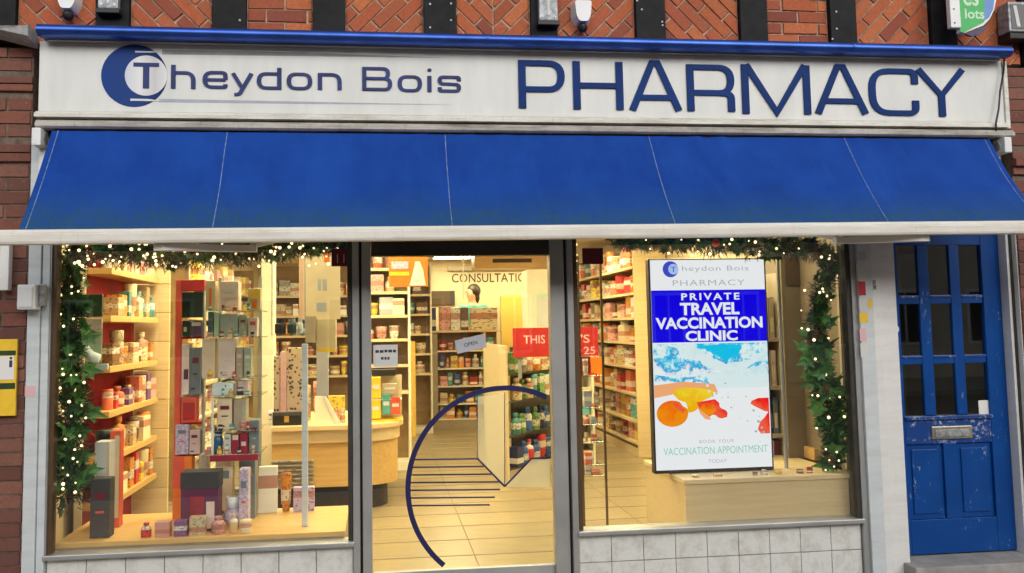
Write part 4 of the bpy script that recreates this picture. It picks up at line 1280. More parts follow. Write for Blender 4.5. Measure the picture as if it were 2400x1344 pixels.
part('handle', MB().bev(d0.x + .04, d0.x + .07, 9.33, 9.351, 1.1, 1.25, .004), 'brass', dr)
bk = thing('bulkhead', 'honey coloured ceiling bulkhead with a dark grille', 'bulkhead', (1.8, 7.2, 2.4))
b0, b1 = at(1112, 629, 7.2), at(1300, 590, 7.2)
part('casing', MB().bev(b0.x, b1.x, 7.2, 7.6, b0.z, ZC - .001, .006), 'wood_honey', bk)
g0, g1 = at(1155, 616, 7.19), at(1246, 606, 7.19)
for k in range(4):
    part('grille_slat', MB().bev(g0.x, g1.x, 7.185, 7.199, g0.z + (g1.z - g0.z) * k / 4, g0.z + (g1.z - g0.z) * (k + .8) / 4, .002), 'ink', bk)
solo('hanging_rod', MB().tube([(AX(1086, 6.5, 640), 6.5, ZC), (AX(1086, 6.5, 640), 6.5, AZ(700, 6.5, 1086))], .012, 6), 'cream_pale', 'thin pale rod hanging from the ceiling before the consultation lettering', 'rod')
c0, c1 = at(1238, 830, 5.0), at(1300, 632, 5.0)
ct = thing('display_tower', 'tall cream display tower rising behind the red sign', 'display tower', ((c0.x + c1.x) / 2, 5.2, ZF))
part('body', MB().bev(c0.x, c1.x, 5.0, 5.4, ZF, c1.z, .01), 'cream_pale', ct)
e0 = at(1258, 700, 4.99)
part('poster', MB().box(e0.x, c1.x - .01, 4.988, 4.999, AZ(765, 5, 1260), AZ(692, 5, 1260)), 'paper', ct)
part('poster_band', MB().box(e0.x, e0.x + .14, 4.983, 4.987, AZ(697, 5, 1260), AZ(688, 5, 1260)), 'green_pale', ct)
# small blonde cabinet behind the counter
w0 = at(938, 1005, 7.0); w1 = at(972, 870, 7.0)
cb = thing('wood_cabinet', 'narrow blonde wood cabinet left of the beige end panel', 'cabinet', ((w0.x + w1.x) / 2, 7.1, ZF))
part('body', MB().bev(w0.x, w1.x, 7.0, 7.25, ZF, w1.z, .004), 'wood_honey', cb)
part('edge_post', MB().bev(w1.x - .06, w1.x + .01, 6.96, 6.999, ZF, AZ(800, 7, 970), .004), 'wood_yellow', cb)
# end gondola with angled face: products in red sign display
A_, B_, C_ = (1.16, 2.9), (1.78, 3.75), (1.15, 4.6)
gd = thing('end_gondola', 'beige sided display gondola with its corner to the door under the red sign', 'display unit', (1.3, 3.4, ZF))
part('side_panel', MB().extz([(A_[0], A_[1]), (A_[0] + .02, A_[1] + .005), (C_[0] + .02, C_[1]), (C_[0], C_[1])], ZF + .001, 1.40), 'cream', gd)
part('plinth', MB().extz([(A_[0] + .022, A_[1] + .04), (B_[0], B_[1]), (C_[0] + .022, C_[1])], ZF, ZF + .14), 'taupe', gd)
part('back_panel', MB().extz([(1.25, 3.25), (1.27, 3.24), (1.80, 3.97), (1.78, 3.98)], ZF + .141, 1.38), 'aluminium_dark', gd)
D = Vector((B_[0] - A_[0], B_[1] - A_[1])).normalized(); N = Vector((D.y, -D.x))
for i, z in enumerate((1.14, .88, .56, .26)):
    part('shelf', MB().extz([(A_[0] + .023, A_[1] + .045), (B_[0], B_[1]), (B_[0] - .1, B_[1] + .2), (1.24, 3.22)], z - .02, z), 'aluminium_dark', gd)
    fill((A_[0] + .06, A_[1] + .16), (B_[0] - .03, B_[1] + .04), z, .24, .18, [['cream', 'green', 'orange', 'brown', 'grey'], ['teal', 'white', 'coral', 'green', 'cream'], ['teal', 'teal', 'blue', 'navy', 'green'], ['blue', 'navy', 'red', 'blue', 'white']][i], 'end gondola', ORD[i], 'bottles on the end gondola', .10, .15, normal=(N.x, N.y), hfrac=(.75, .98), kinds=('bottle', 'bottle', 'carton', 'tube'))
shelf_unit('floor_shelves', 'grey based floor shelves behind the end gondola', 'B', 4.7, 1.75, 2.35, [1.18, .88, .58, .3], .3, 'taupe', 'cream_pale', ['cream', 'teal', 'white', 'blue', 'green', 'grey'], 'floor shelves', 'packs on the floor shelves', 1.4)
# red promotional sign spanning behind the door post
r0, r1, r2 = at(1203, 812, 2.75), at(1290, 768, 2.75), at(1403, 834, 2.75)
rs = thing('red_sign', 'red promotional sign with pale capitals above the end gondola', 'sign', ((r0.x + r2.x) / 2, 2.75, r0.z))
part('board', MB().bev(r0.x, r2.x, 2.75, 2.775, r2.z, r1.z, .003), 'red', rs)
part('post', MB().box(r0.x + .05, r0.x + .08, 2.777, 2.80, 1.1, r1.z - .02), 'aluminium', rs)
text('lettering', 'THIS A', AX(1227, 2.75, 795), AX(1302, 2.75, 795), AZ(806, 2.75, 1260), AZ(786, 2.75, 1260), 2.749, 'paper_pink', rs, .01)
text('lettering', "'S", AX(1361, 2.75, 795), AX(1382, 2.75, 795), AZ(804, 2.75, 1370), AZ(784, 2.75, 1370), 2.749, 'paper_pink', rs, .01)
text('lettering', '25', AX(1368, 2.75, 820), AX(1395, 2.75, 820), AZ(831, 2.75, 1370), AZ(813, 2.75, 1370), 2.749, 'paper_pink', rs, .01)
r3 = at(1364, 880, 2.7); r4 = at(1385, 836, 2.7)
solo('red_carton', MB().bev(r3.x, r4.x, 2.7, 2.8, r3.z, r4.z, .004), 'maroon', 'dark red pack hanging below the red sign beside the door post', 'pack')
r3 = at(1386, 882, 2.68); r4 = at(1411, 838, 2.68)
solo('orange_carton', MB().bev(r3.x, r4.x, 2.68, 2.8, r3.z, r4.z, .004), 'orange', 'orange pack under the right end of the red sign', 'pack')

# right wall shelves
shelf_unit('wall_shelves', 'long cream wall shelves full of packs on the right wall', 'R', XI1 - .002, 4.4, 9.3, [2.24, 1.94, 1.66, 1.38, 1.1, .8, .5, .26],   .40, 'shelf_back', 'wood_pale', WARM + ['coral', 'red', 'pink', 'brown'], 'right wall shelves', 'packs on the right wall shelves', 2.55, dens=(.11, .24), hfrac=(.6, 1.0))

# ------------------------------------------------------------------ service counter
YC = 2.1
sc = thing('service_counter', 'curved honey wood service counter behind the left window and door', 'counter', (-.4, YC, ZF))
kx0, kx1 = AX(636, YC, 1000), AX(942, YC, 1000)


def cprof(o):
    r = .34; pts = [(kx0, YC + o), (kx1 - r, YC + o)]
    for k in range(9):
        a = RAD(-90 + 90 * k / 8); pts.append((kx1 - r + (r - o) * math.cos(a), YC + r + (r - o) * math.sin(a)))
    return pts + [(kx1 - o, YC + 1.3), (kx0, YC + 1.3)]


ztop = AZ(1000, YC, 700)
smooth_by_angle(part('top', MB().extz(cprof(-.02), ztop - .035, ztop), 'wood_pale', sc), 40)
smooth_by_angle(part('fascia_band', MB().extz(cprof(.012), ztop - .14, ztop - .036), 'wood_pale', sc), 40)
smooth_by_angle(part('front_panel', MB().extz(cprof(.03), .30, ztop - .141), 'wood_honey', sc), 40)
smooth_by_angle(part('toe_kick', MB().extz(cprof(.12), ZF, .299), 'black', sc), 40)
v0, v1 = at(620, 1142, YC), at(734, 1072, YC)
for k in range(7):
    za = .30 + (v1.z - .30) * k / 7
    part('vent_slat', MB().bev(kx0 + .0, v1.x, YC + .0, YC + .028, za, za + (v1.z - .3) / 7 - .022, .003), 'zinc', sc)
ZCT = ztop + .0004
zp2_ = at(1533, 1104, .30).z - .024
# things on the counter
def gift(name, label, cat, px0, px1, py0, py1, Y, depth, mat, zbase=None, extra=None, bevel=.004, group=None):
    a, b = at(px0, py1, Y), at(px1, py0, Y)
    z0 = a.z if zbase is None else zbase
    t = thing(name, label, cat, ((a.x + b.x) / 2, Y + depth / 2, z0), group)
    body = part('body', MB().bev(a.x, b.x, Y, Y + depth, z0, b.z, bevel), mat, t)
    w, h = b.x - a.x, b.z - z0
    if not extra and w > .03 and h > .06 and name == 'gift_box':
        r_ = random.random()
        extra = [('label', random.choice(('gold', 'paper', 'pink_pale', 'cream', 'maroon', 'slate')), .2, .8, .62 + .1 * r_, .74 + .1 * r_), ('label', random.choice(('ink', 'taupe', 'paper', 'coral')), .28, .72, .42, .46), ('label', random.choice(('ink', 'taupe', 'gold')), .12, .5, .10, .15)]
    for e in (extra or []):
        k, m = e[0], e[1]
        if k == 'label': part('printed_label', MB().box(a.x + w * e[2], a.x + w * e[3], Y - .0012, Y - .0002, z0 + h * e[4], z0 + h * e[5]), m, t)
        elif k == 'ribbon': part('ribbon', MB().box(a.x + w * .44, a.x + w * .56, Y - .003, Y + depth + .003, z0 + .001, b.z + .003), m, t)
        elif k == 'lid': part('lid', MB().bev(a.x - .003, b.x + .003, Y - .003, Y + depth + .003, b.z - h * .28, b.z + .002, .003), m, t)
        elif k == 'knob': part('bow', MB().ball(((a.x + b.x) / 2, Y + depth / 2, b.z + .015), .02, 8, 5, (1.6, 1, 1)), m, t)
    return t


gift('gift_box', 'black gift box with gold emblem on the counter top', 'gift box', 640, 706, 966, 1004, YC + .1, .14, 'black', ztop, [('label', 'gold', .4, .56, .25, .75), ('lid', 'ink')])
gift('gift_box', 'small white box left of the black gift box on the counter', 'box', 628, 639, 964, 1002, YC + .12, .1, 'paint_white', ztop)
t = thing('counter_screen', 'pale sloping counter screen with cream edge', 'screen', (AX(762, YC, 990), YC + .15, ztop))
s0 = at(738, 998, YC + .1); s1 = at(752, 930, YC + .1); s2 = at(790, 998, YC + .1)
part('board', MB().prism([(s0.x, ztop), (s2.x, ztop), (s1.x + .01, s1.z), (s0.x, s1.z)], YC + .1, YC + .13), 'cream_pale', t)
part('edge_strip', MB().prism([(s2.x, ztop), (s2.x + .03, ztop), (s1.x + .035, s1.z + .01), (s1.x + .011, s1.z)], YC + .09, YC + .14), 'paper', t)
yel = []
for (a, b, p0, p1, mat, lab) in ((870, 892, 885, 935, 'yellow', 'yellow pack, upper one of the pair at the counter end'), (870, 892, 938, 982, 'yellow', 'yellow pack, lower one of the pair at the counter end'),
                                 (896, 915, 925, 972, 'teal', 'teal card pack beside the yellow packs on the counter'), (916, 938, 932, 972, 'coral', 'coral pink card pack at the counter end'),
                                 (896, 930, 900, 924, 'taupe', 'dark patterned pack above the teal card pack')):
    gift('counter_pack', lab, 'pack', a, b, p0, p1, YC + (.25 if p1 < 960 and p1 != 935 else .2), .1, mat, None, [('label', 'paper', .15, .85, .45, .65)])
st = thing('counter_stand', 'cream card stand holding packs at the counter end', 'stand', (AX(905, YC + .2), YC + .4, ztop))
part('back_board', MB().bev(AX(868, YC + .38, 940), AX(942, YC + .38, 940), YC + .38, YC + .40, ztop, AZ(880, YC + .38, 900), .003), 'cream', st)
part('shelf', MB().bev(AX(868, YC + .2, 940), AX(942, YC + .2, 940), YC + .18, YC + .379, AZ(984, YC + .2, 900) - .02, AZ(984, YC + .2, 900), .003), 'yellow', st)
part('shelf', MB().bev(AX(868, YC + .2, 940), AX(942, YC + .2, 940), YC + .2, YC + .379, AZ(936, YC + .2, 900) - .006, AZ(936, YC + .2, 900), .002), 'cream_pale', st)
b0, b1 = at(872, 882, YC + .3), at(927, 866, YC + .3)
solo('black_tray', MB().bev(b0.x, b1.x, YC + .3, YC + .42, b0.z, b1.z, .006), 'black', 'long black tray on top of the counter card stand', 'tray')

# spotted tall stand, blank card panels behind the left window
simple('spotted', (0.55, 0.45, 0.35), 0.6)
m, n, b = nt('spotted')
vo = n.nodes.new('ShaderNodeTexVoronoi'); vo.inputs['Scale'].default_value = 38
n.links.new(tc(n, 'Object'), vo.inputs['Vector'])
n.links.new(ramp(n, vo.outputs['Distance'], [(0.30, (0.05, 0.03, 0.025)), (0.42, (0.60, 0.48, 0.36))]), b.inputs['Base Color'])
M['spotted'] = m
gift('spotted_stand', 'tall spotted card stand behind the white post', 'card stand', 672, 707, 815, 962, 1.5, .05, 'spotted', None, [('label', 'cream', .3, .7, .9, .98)])
gift('spotted_stand', 'narrow grey spotted card stand with a pink edge board', 'card stand', 641, 656, 835, 965, 1.5, .05, 'spotted')
gift('edge_board', 'pale pink upright board between the two spotted stands', 'board', 657, 671, 825, 966, 1.49, .04, 'pink_board' if 'pink_board' in M else 'paper_pink')
gift('grey_board', 'plain grey blue upright board beside the counter screen', 'board', 742, 769, 800, 930, 1.5, .05, 'paper_grey')
gift('tan_box', 'tall taupe box near the right edge of the gift window', 'box', 715, 739, 741, 804, .9, .1, 'taupe')
gift('olive_bag', 'olive yellow paper bag beside the taupe box', 'bag', 741, 787, 748, 826, .95, .12, 'carton_yellow' if False else 'gold_paper' if 'gold_paper' in M else 'cream', None, [('label', 'yellow', .1, .9, .0, .12)])
# ------------------------------------------------------------------ gift window display
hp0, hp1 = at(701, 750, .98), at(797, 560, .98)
hc = thing('house_reflection_card', 'pale pink card painted as a house reflection with blue windows, behind the gift window', 'poster', ((hp0.x + hp1.x) / 2, 1.0, hp0.z))  # house reflected in the glass, painted onto an added card
simple('reflection_cream', (0.80, 0.66, 0.44), 0.6, var=.1, scale=5); simple('reflection_pink', (0.75, 0.48, 0.36), 0.6); simple('reflection_blue', (0.42, 0.45, 0.50), 0.6)
part('card', MB().bev(hp0.x, hp1.x, .98, .99, hp0.z, hp1.z, .003), 'reflection_cream', hc)
part('reflection_edge', MB().box(hp0.x + .005, hp0.x + .03, .9785, .9795, hp0.z, hp1.z), 'reflection_pink', hc)
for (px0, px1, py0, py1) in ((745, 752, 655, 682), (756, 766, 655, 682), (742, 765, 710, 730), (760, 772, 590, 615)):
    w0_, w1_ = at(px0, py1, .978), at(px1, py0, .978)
    part('reflected_window', MB().box(w0_.x, w1_.x, .9783, .9793, w0_.z, w1_.z), 'reflection_blue' if py0 != 590 else 'orange', hc)
ZP = 0.40
pf = thing('display_plinth', 'honey wood window display platform under the gift boxes', 'platform', (-1.0, .45, ZF))
part('top', MB().bev(XL0 + .02, XL1 - .05, .06, .82, ZP - .03, ZP, .004), 'wood_honey', pf)
part('front', MB().box(XL0 + .025, XL1 - .055, .07, .80, 0.02, ZP - .031), 'beige_panel', pf)
YG = .45
sx0, sx1 = AX(478, YG, 860), AX(612, YG, 860)
gs = thing('glass_display_stand', 'glass shelf stand full of gift boxes in the left window', 'display stand', ((sx0 + sx1) / 2, YG + .15, ZP))
lev = [AZ(y, YG, 545) for y in (728, 790, 886, 927, 1008, 1063)]
for z in lev: part('shelf', MB().bev(sx0, sx1, YG - .04, YG + .32, z - .008, z, .002), 'glass_shelf', gs)
for px in (509, 604): part('post', MB().bev(AX(px, YG + .3), AX(px, YG + .3) + .022, YG + .325, YG + .35, ZP, AZ(650, YG + .3, 545), .003), 'aluminium', gs)
part('post', MB().bev(AX(497, YG - .05), AX(497, YG - .05) + .012, YG - .06, YG - .045, lev[5], lev[3] - .01, .003), 'plastic_white', gs)
simple('pink_pale', (0.80, 0.66, 0.60), 0.5); simple('teal_dark', (0.03, 0.15, 0.17), 0.4); simple('greyblue', (0.42, 0.50, 0.49), 0.4)
simple('mauve', (0.62, 0.47, 0.45), 0.5); simple('crimson', (0.32, 0.015, 0.04), 0.4); simple('slate', (0.16, 0.20, 0.23), 0.4); simple('skyblue', (0.70, 0.80, 0.82), 0.4)
simple('greygreen', (0.40, 0.46, 0.34), 0.5); simple('purple', (0.10, 0.04, 0.10), 0.4); simple('beige', (0.78, 0.63, 0.44), 0.5); simple('lilac_print', (0.50, 0.42, 0.55), 0.5, var=.5, scale=60)
simple('bottle_blue', (0.02, 0.14, 0.28), 0.2); simple('plum', (0.12, 0.02, 0.07), 0.4)
G = 'gift boxes in the left shop window'
for lab, px0, px1, py0, py1, L, dep, mat, ex in [
    ('cream and orange striped box on the top glass shelf', 482, 505, 658, 728, 0, .10, 'cream', [('label', 'orange', .35, .6, .1, .75)]),
    ('pale pink box on the top glass shelf of the stand', 515, 559, 659, 728, 0, .12, 'pink_pale', []),
    ('yellow and orange pack on the top glass shelf', 581, 611, 676, 728, 0, .08, 'cream', [('label', 'yellow', .1, .9, .5, .95), ('label', 'orange', .3, .7, .1, .45)]),
    ('dark teal box on the second glass shelf', 487, 500, 731, 790, 1, .10, 'teal_dark', []),
    ('pale green box beside the dark teal box', 501, 512, 733, 790, 1, .10, 'green_pale', []),
    ('grey blue box with gold label on the second glass shelf', 516, 557, 735, 790, 1, .12, 'greyblue', [('label', 'gold', .6, .75, .1, .4)]),
    ('grey green box beside the grey blue box', 560, 578, 738, 790, 1, .1, 'greygreen', []),
    ('peach pack at the right end of the second glass shelf', 581, 603, 745, 790, 1, .08, 'pink_pale', [('label', 'coral', .2, .8, .6, .8)]),
    ('tall cream box at the left of the third glass shelf', 473, 504, 794, 886, 2, .12, 'beige', [('label', 'pink_pale', .0, .12, 0, 1)]),
    ('tall pinkish beige box in the middle of the third glass shelf', 512, 551, 794, 886, 2, .12, 'pink_pale', []),
    ('taupe box beside the tall pinkish beige box', 553, 569, 815, 886, 2, .1, 'taupe', []),
    ('grey green tall box at the right of the third glass shelf', 571, 589, 815, 886, 2, .1, 'greygreen', []),
    ('flat pale blue box on the fourth glass shelf', 497, 547, 898, 926, 3, .14, 'skyblue', [('label', 'ink', .6, .66, .7, .85)]),
    ('mauve pink box with a dark edge on the fourth glass shelf', 554, 582, 892, 926, 3, .12, 'mauve', [('label', 'maroon', 0, .1, 0, 1)]),
    ('large beige box on the fifth glass shelf', 509, 544, 934, 1007, 4, .14, 'beige', []),
    ('taupe box at the right of the fifth glass shelf', 547, 577, 936, 1007, 4, .12, 'taupe', [('label', 'greygreen', .7, 1, .2, .8)]),
    ('grey box with pale lid on the lowest glass shelf', 524, 541, 1018, 1062, 5, .1, 'paper', []),
    ('crimson box on the lowest glass shelf', 543, 560, 1018, 1062, 5, .1, 'crimson', [('label', 'pink_pale', .1, .9, .7, .95)]),
    ('crimson star printed box on the lowest glass shelf', 562, 580, 1014, 1062, 5, .1, 'crimson', [('label', 'paper', .2, .8, .35, .55)]),
    ('slate blue box at the right end of the lowest glass shelf', 584, 607, 985, 1062, 5, .12, 'slate', []),
]:
    gift('gift_box', lab, 'gift box', px0, px1, py0, py1 - 1, YG, dep, mat, lev[L] + .0006, ex, group=G)
part('red_edge', MB().bev(sx0 + .05, sx1 - .01, YG - .055, YG - .042, lev[5] - .04, lev[5] - .002, .002), 'crimson', gs)
# blue bottle
c = at(511, 1062, YG + .05); tb = at(511, 1002, YG + .05)
bt = thing('blue_bottle', 'deep blue bottle with white neck band on the lowest glass shelf', 'bottle', (c.x, YG + .06, lev[5]))
hh = tb.z - lev[5]
part('body', MB().lathe((c.x, YG + .06, lev[5] + .0005), [(.026, 0), (.028, .005), (.028, hh * .6), (.022, hh * .66)], 14), 'bottle_blue', bt, smooth=True)
part('neck_band', MB().lathe((c.x, YG + .06, lev[5] + hh * .662), [(.026, 0), (.026, hh * .08)], 14), 'plastic_white', bt)
part('cap', MB().lathe((c.x, YG + .06, lev[5] + hh * .745), [(.022, 0), (.024, .003), (.022, hh * .25)], 14), 'bottle_blue', bt)
# lower boxes standing on the platform
for lab, px0, px1, py0, Y, dep, mat, ex in [
    ('tan box on the platform under the glass stand', 466, 486, 1066, .5, .1, 'taupe', []),
    ('wide beige box on the platform under the glass stand', 505, 545, 1066, .5, .1, 'beige', []),
    ('dark slate box on the platform right of the beige one', 560, 598, 1066, .52, .1, 'slate', []),
    ('wide dark gift set with crimson window at the front of the platform', 424, 512, 1106, .2, .14, 'plum', [('label', 'crimson', .25, .62, .1, .6), ('label', 'pink_pale', .68, .9, .05, .5), ('lid', 'ink')]),
    ('tall white box beside the left garland', 222, 257, 1036, .3, .12, 'paper', [('label', 'cream', .8, 1, 0, 1)]),
    ('dark low box at the foot of the left garland', 212, 258, 1122, .14, .1, 'ink', []),
    ('red and yellow tall pack right of the white box', 259, 283, 1010, .42, .08, 'coral', [('label', 'yellow', .0, .4, .1, .5), ('label', 'cream', .45, .9, .1, .95)]),
    ('lilac pack on the platform beside the dark gift set', 560, 582, 1100, .25, .1, 'lilac_print', []),
]:
    gift('gift_box', lab, 'gift box', px0, px1, py0, py0 + 10, Y, dep, mat, ZP + .0006, ex, group=G)
c = at(545, 1122, .3)
so_ = thing('blue_soft_toy', 'pale blue round soft toy on the platform', 'soft toy', (c.x, .33, ZP))
part('body', MB().ball((c.x, .33, ZP + .06), .06, 14, 10), 'lilac_print', so_, smooth=True)
part('head', MB().ball((c.x, .32, ZP + .135), .04, 12, 8), 'skyblue', so_, smooth=True)
for s in (-1, 1): part('ear', MB().ball((c.x + s * .032, .325, ZP + .165), .015, 8, 6), 'lilac_print', so_, smooth=True)
# small bottles and jars in front of the boxes on each glass shelf and along the counter
for i, z in enumerate(lev):
    fill((sx0 + .01, YG - .022), (sx1 - .01, YG - .022), z + .0004, [.05, .045, .07, .05, .06, .05][i], .04, ['gold' if False else 'yellow', 'cream', 'red', 'white', 'purple', 'teal', 'brown', 'pink', 'black'], 'glass stand', ORD[i], 'miniatures on the glass stand', .018, .034, hfrac=(.5, 1.0), space=.035, kinds=('bottle', 'jar', 'tube', 'bottle', 'carton'))
fill((kx0 + .42, YC + .22), (kx1 - .42, YC + .22), ZCT, .16, .12, ['cream', 'coral', 'white', 'brown', 'yellow', 'pink', 'tan', 'black'], 'service counter', 'top', 'small goods on the service counter', .03, .08, hfrac=(.4, 1.0), space=.02)
fill((kx0 + .05, YC + .5), (kx1 - .35, YC + .5), ZCT, .34, .16, ['cream', 'tan', 'white', 'orange', 'pink', 'yellow', 'brown', 'grey'], 'service counter', 'rear', 'small goods on the service counter', .07, .15, hfrac=(.45, 1.0), space=.025)
fill((1.92, .16), (XR1 - .1, .16), zp2_, .05, .08, ['cream', 'red', 'white', 'yellow', 'teal', 'brown'], 'screen platform', 'front', 'small packs in front of the screen', .03, .06, hfrac=(.3, .8), space=.12)
# small packs standing along the front of the gift window platform
fill((XL0 + .45, .14), (XL1 - .5, .14), ZP, .11, .1, ['cream', 'coral', 'red', 'tan', 'pink', 'white', 'purple', 'orange'], 'gift window platform', 'front', 'small packs along the gift window platform', .045, .10, hfrac=(.4, 1.0), space=.02)
fill((XL0 + .75, .72), (XL1 - .12, .72), ZP, .30, .1, ['cream', 'tan', 'pink', 'white', 'grey', 'orange', 'red', 'lilac'], 'gift window platform', 'rear', 'small packs along the gift window platform', .06, .14, hfrac=(.5, 1.0), space=.02)
# red display frame
rx0, rx1, rxm = AX(410, .6, 800), AX(479, .6, 800), AX(424, .6, 800)
rf = thing('red_display_frame', 'tall red framed display stand left of the glass stand', 'display stand', (rx0, .65, ZP))
zt_ = AZ(656, .6, 440)
part('upright', MB().bev(rx0, rxm, .60, .66, ZP, zt_, .004), 'coral', rf)
part('upright', MB().bev(rx1 - .012, rx1, .60, .66, ZP, zt_ - .05, .004), 'aluminium', rf)
part('header', MB().bev(rxm + .001, rx1, .59, .66, AZ(683, .6, 440), zt_, .004), 'red', rf)
for py, mt_ in ((789, 'red'), (925, 'cream_pale'), (990, 'red'), (1064, 'red')):
    z = AZ(py, .6, 440); part('shelf', MB().bev(rxm + .001, rx1 - .013, .60, .80, z - .016, z, .003), mt_, rf)
pt = part('picture', MB().bev(AX(426, .62, 700), AX(477, .62, 700), .63, .65, AZ(745, .62, 440), AZ(685, .62, 440), .003), 'green_dark', rf)
Zs = {k: AZ(k, .6, 440) for k in (789, 925, 990, 1064)}
for lab, px0, px1, py0, base, mat, ex in [
    ('dark purple box with white label in the red display frame', 447, 473, 755, 789, 'purple', [('label', 'paper', .1, .9, .72, .98)]),
    ('dark green box beside the purple one in the red frame', 427, 445, 752, 789, 'green_dark', [('label', 'cream', .2, .6, .3, .6)]),
    ('dark blue box on the second shelf of the red frame', 446, 470, 815, 925, 'slate', []),
    ('pale floral card on the second shelf of the red frame', 426, 444, 806, 925, 'pink_pale', [('label', 'plum', .3, .9, .3, .5)]),
    ('coral red gift bag in the red display frame', 425, 460, 932, 990, 'coral', [('label', 'red', .1, .9, .1, .8)]),
    ('lilac floral box low in the red display frame', 411, 442, 996, 1064, 'lilac_print', []),
    ('mauve box beside the lilac floral box', 444, 467, 1008, 1064, 'mauve', []),
    ('orange gift box on the platform under the red frame', 405, 450, 1070, None, 'orange', [('label', 'coral', 0, .6, .5, 1), ('label', 'cream', .5, .95, .05, .4)]),
]:
    gift('gift_box', lab, 'gift box', px0, px1, py0, py0 + 10, .56, .1, mat, (Zs[base] if base else ZP) + .0006, ex, group=G)
# round black pair and white bottle on a floating glass shelf
fs = thing('glass_shelf', 'small glass shelf with black jars right of the glass stand', 'shelf', (AX(680, .6), .6, AZ(783, .6, 670)))
z = AZ(783, .6, 670)
part('plate', MB().bev(AX(636, .55), AX(716, .55), .52, .75, z - .008, z, .002), 'glass_shelf', fs)
part('cord', MB().tube([(AX(637, .6), .6, z), (AX(637, .6), .6, 2.25)], .003, 6), 'zinc', fs)
part('cord', MB().tube([(AX(715, .6), .6, z), (AX(715, .6), .6, 2.25)], .003, 6), 'zinc', fs)
for px, r, mat, lab in ((657, .036, 'black', 'round black jar at the left of the small glass shelf'), (684, .03, 'green_dark', 'dark jar beside the round black jar'), (704, .018, 'plastic_white', 'white bottle right of the dark jars')):
    c = at(px, 783, .6); h = .10
    j = thing('jar', lab, 'jar', (c.x, .6, z))
    part('body', MB().lathe((c.x, .6, z + .0004), [(r * .8, 0), (r, .01), (r, h * .6), (r * .7, h * .72)], 14), mat, j, smooth=True)
    part('lid', MB().lathe((c.x, .6, z + h * .725), [(r * .75, 0), (r * .75, h * .27)], 14), mat if mat != 'green_dark' else 'zinc', j)
# glass shelf with ornament beside the left garland
z = AZ(850, .35, 180)
fs = thing('glass_shelf', 'glass shelf behind the left garland carrying a white ornament', 'shelf', (AX(180, .35), .35, z))
part('plate', MB().bev(AX(112, .3), AX(242, .3), .27, .52, z - .012, z, .002), 'glass_shelf', fs)
part('bracket', MB().bev(AX(170, .3), AX(240, .3), .40, .43, z - .05, z - .013, .004), 'plastic_white', fs)
og = thing('white_ornament', 'white curved swan shaped ornament on the glass shelf', 'ornament', (AX(215, .35), .38, z))
pts = [at(190, 762, .36), at(188, 775, .36), at(193, 800, .36), at(200, 822, .36), at(212, 836, .36), at(232, 842, .36)]
part('neck', MB().tube(pts, [.02, .03, .028, .03, .034, .03], 10), 'green_pale' if False else 'skyblue', og, smooth=True)
a, b = at(196, 774, .40), at(241, 746, .40)
part('head_card', MB().bev(a.x, b.x, .39, .40, a.z, b.z, .004), 'pink_pale', og)
a, b = at(203, 838, .41), at(240, 775, .41)
part('back_card', MB().bev(a.x, b.x, .405, .415, z + .0005, b.z, .004), 'greygreen', og)
c = at(245, 870, .5)
dk = thing('black_bottle', 'tall black bottle with gold label beside the left garland', 'bottle', (c.x, .5, ZP))
part('body', MB().lathe((c.x, .5, ZP + .0004), [(.06, 0), (.065, .01), (.065, .36), (.03, .44), (.03, .52), (.045, .52), (.045, .58)], 16), 'black', dk, smooth=True)
part('printed_label', MB().bev(c.x + .0, c.x + .05, .425, .436, ZP + .1, ZP + .30, .002), 'gold', dk)
a, b = at(165, 744, .5), at(240, 690, .5)
solo('green_banner', MB().bev(a.x, b.x, .5, .53, a.z, b.z, .005), 'green_dark', 'dark green box high behind the left garland', 'box')
a, b = at(132, 800, .45), at(186, 770, .45)
solo('slate_roll', MB().tube([(a.x, .47, (a.z + b.z) / 2), (b.x, .47, (a.z + b.z) / 2)], .035, 12), 'slate', 'dark slate roll beside the white ornament', 'roll')
# white post of the gift window
x = AX(715, .25)
solo('white_post', MB().bev(x - .018, x + .018, .22, .26, ZP, AZ(806, .25, 715), .004), 'pilaster_white', 'slim white post standing at the right of the gift window', 'post')

# ------------------------------------------------------------------ signs on the glass
def glass_sign(name, px0, px1, py0, py1, mat, label, Y=-0.002, tilt_=0.0, lines=()):
    a, b = at(px0, py1, Y), at(px1, py0, Y)
    t = thing(name, label, 'sign', ((a.x + b.x) / 2, Y, a.z))
    cx, cz = (a.x + b.x) / 2, (a.z + b.z) / 2; w, h = (b.x - a.x) / 2, (b.z - a.z) / 2
    ca, sa = math.cos(tilt_), math.sin(tilt_)
    q = [(cx + u * w * ca - v * h * sa, cz + u * w * sa + v * h * ca) for u, v in ((-1, -1), (1, -1), (1, 1), (-1, 1))]
    part('card', MB().prism(q, Y - .0015, Y), mat, t)
    for s, u0, u1, v0, v1, mt_, bo in lines:
        o = text('lettering', s, cx + w * u0, cx + w * u1, cz + h * v0, cz + h * v1, Y - .0022, mt_, t, bo)
        if tilt_:
            base = world_loc(t)
            for v in o.data.vertices:
                p = v.co + base; dx, dz = p.x - cx, p.z - cz
                v.co = Vector((cx + dx * ca - dz * sa, p.y, cz + dx * sa + dz * ca)) - base
    return t


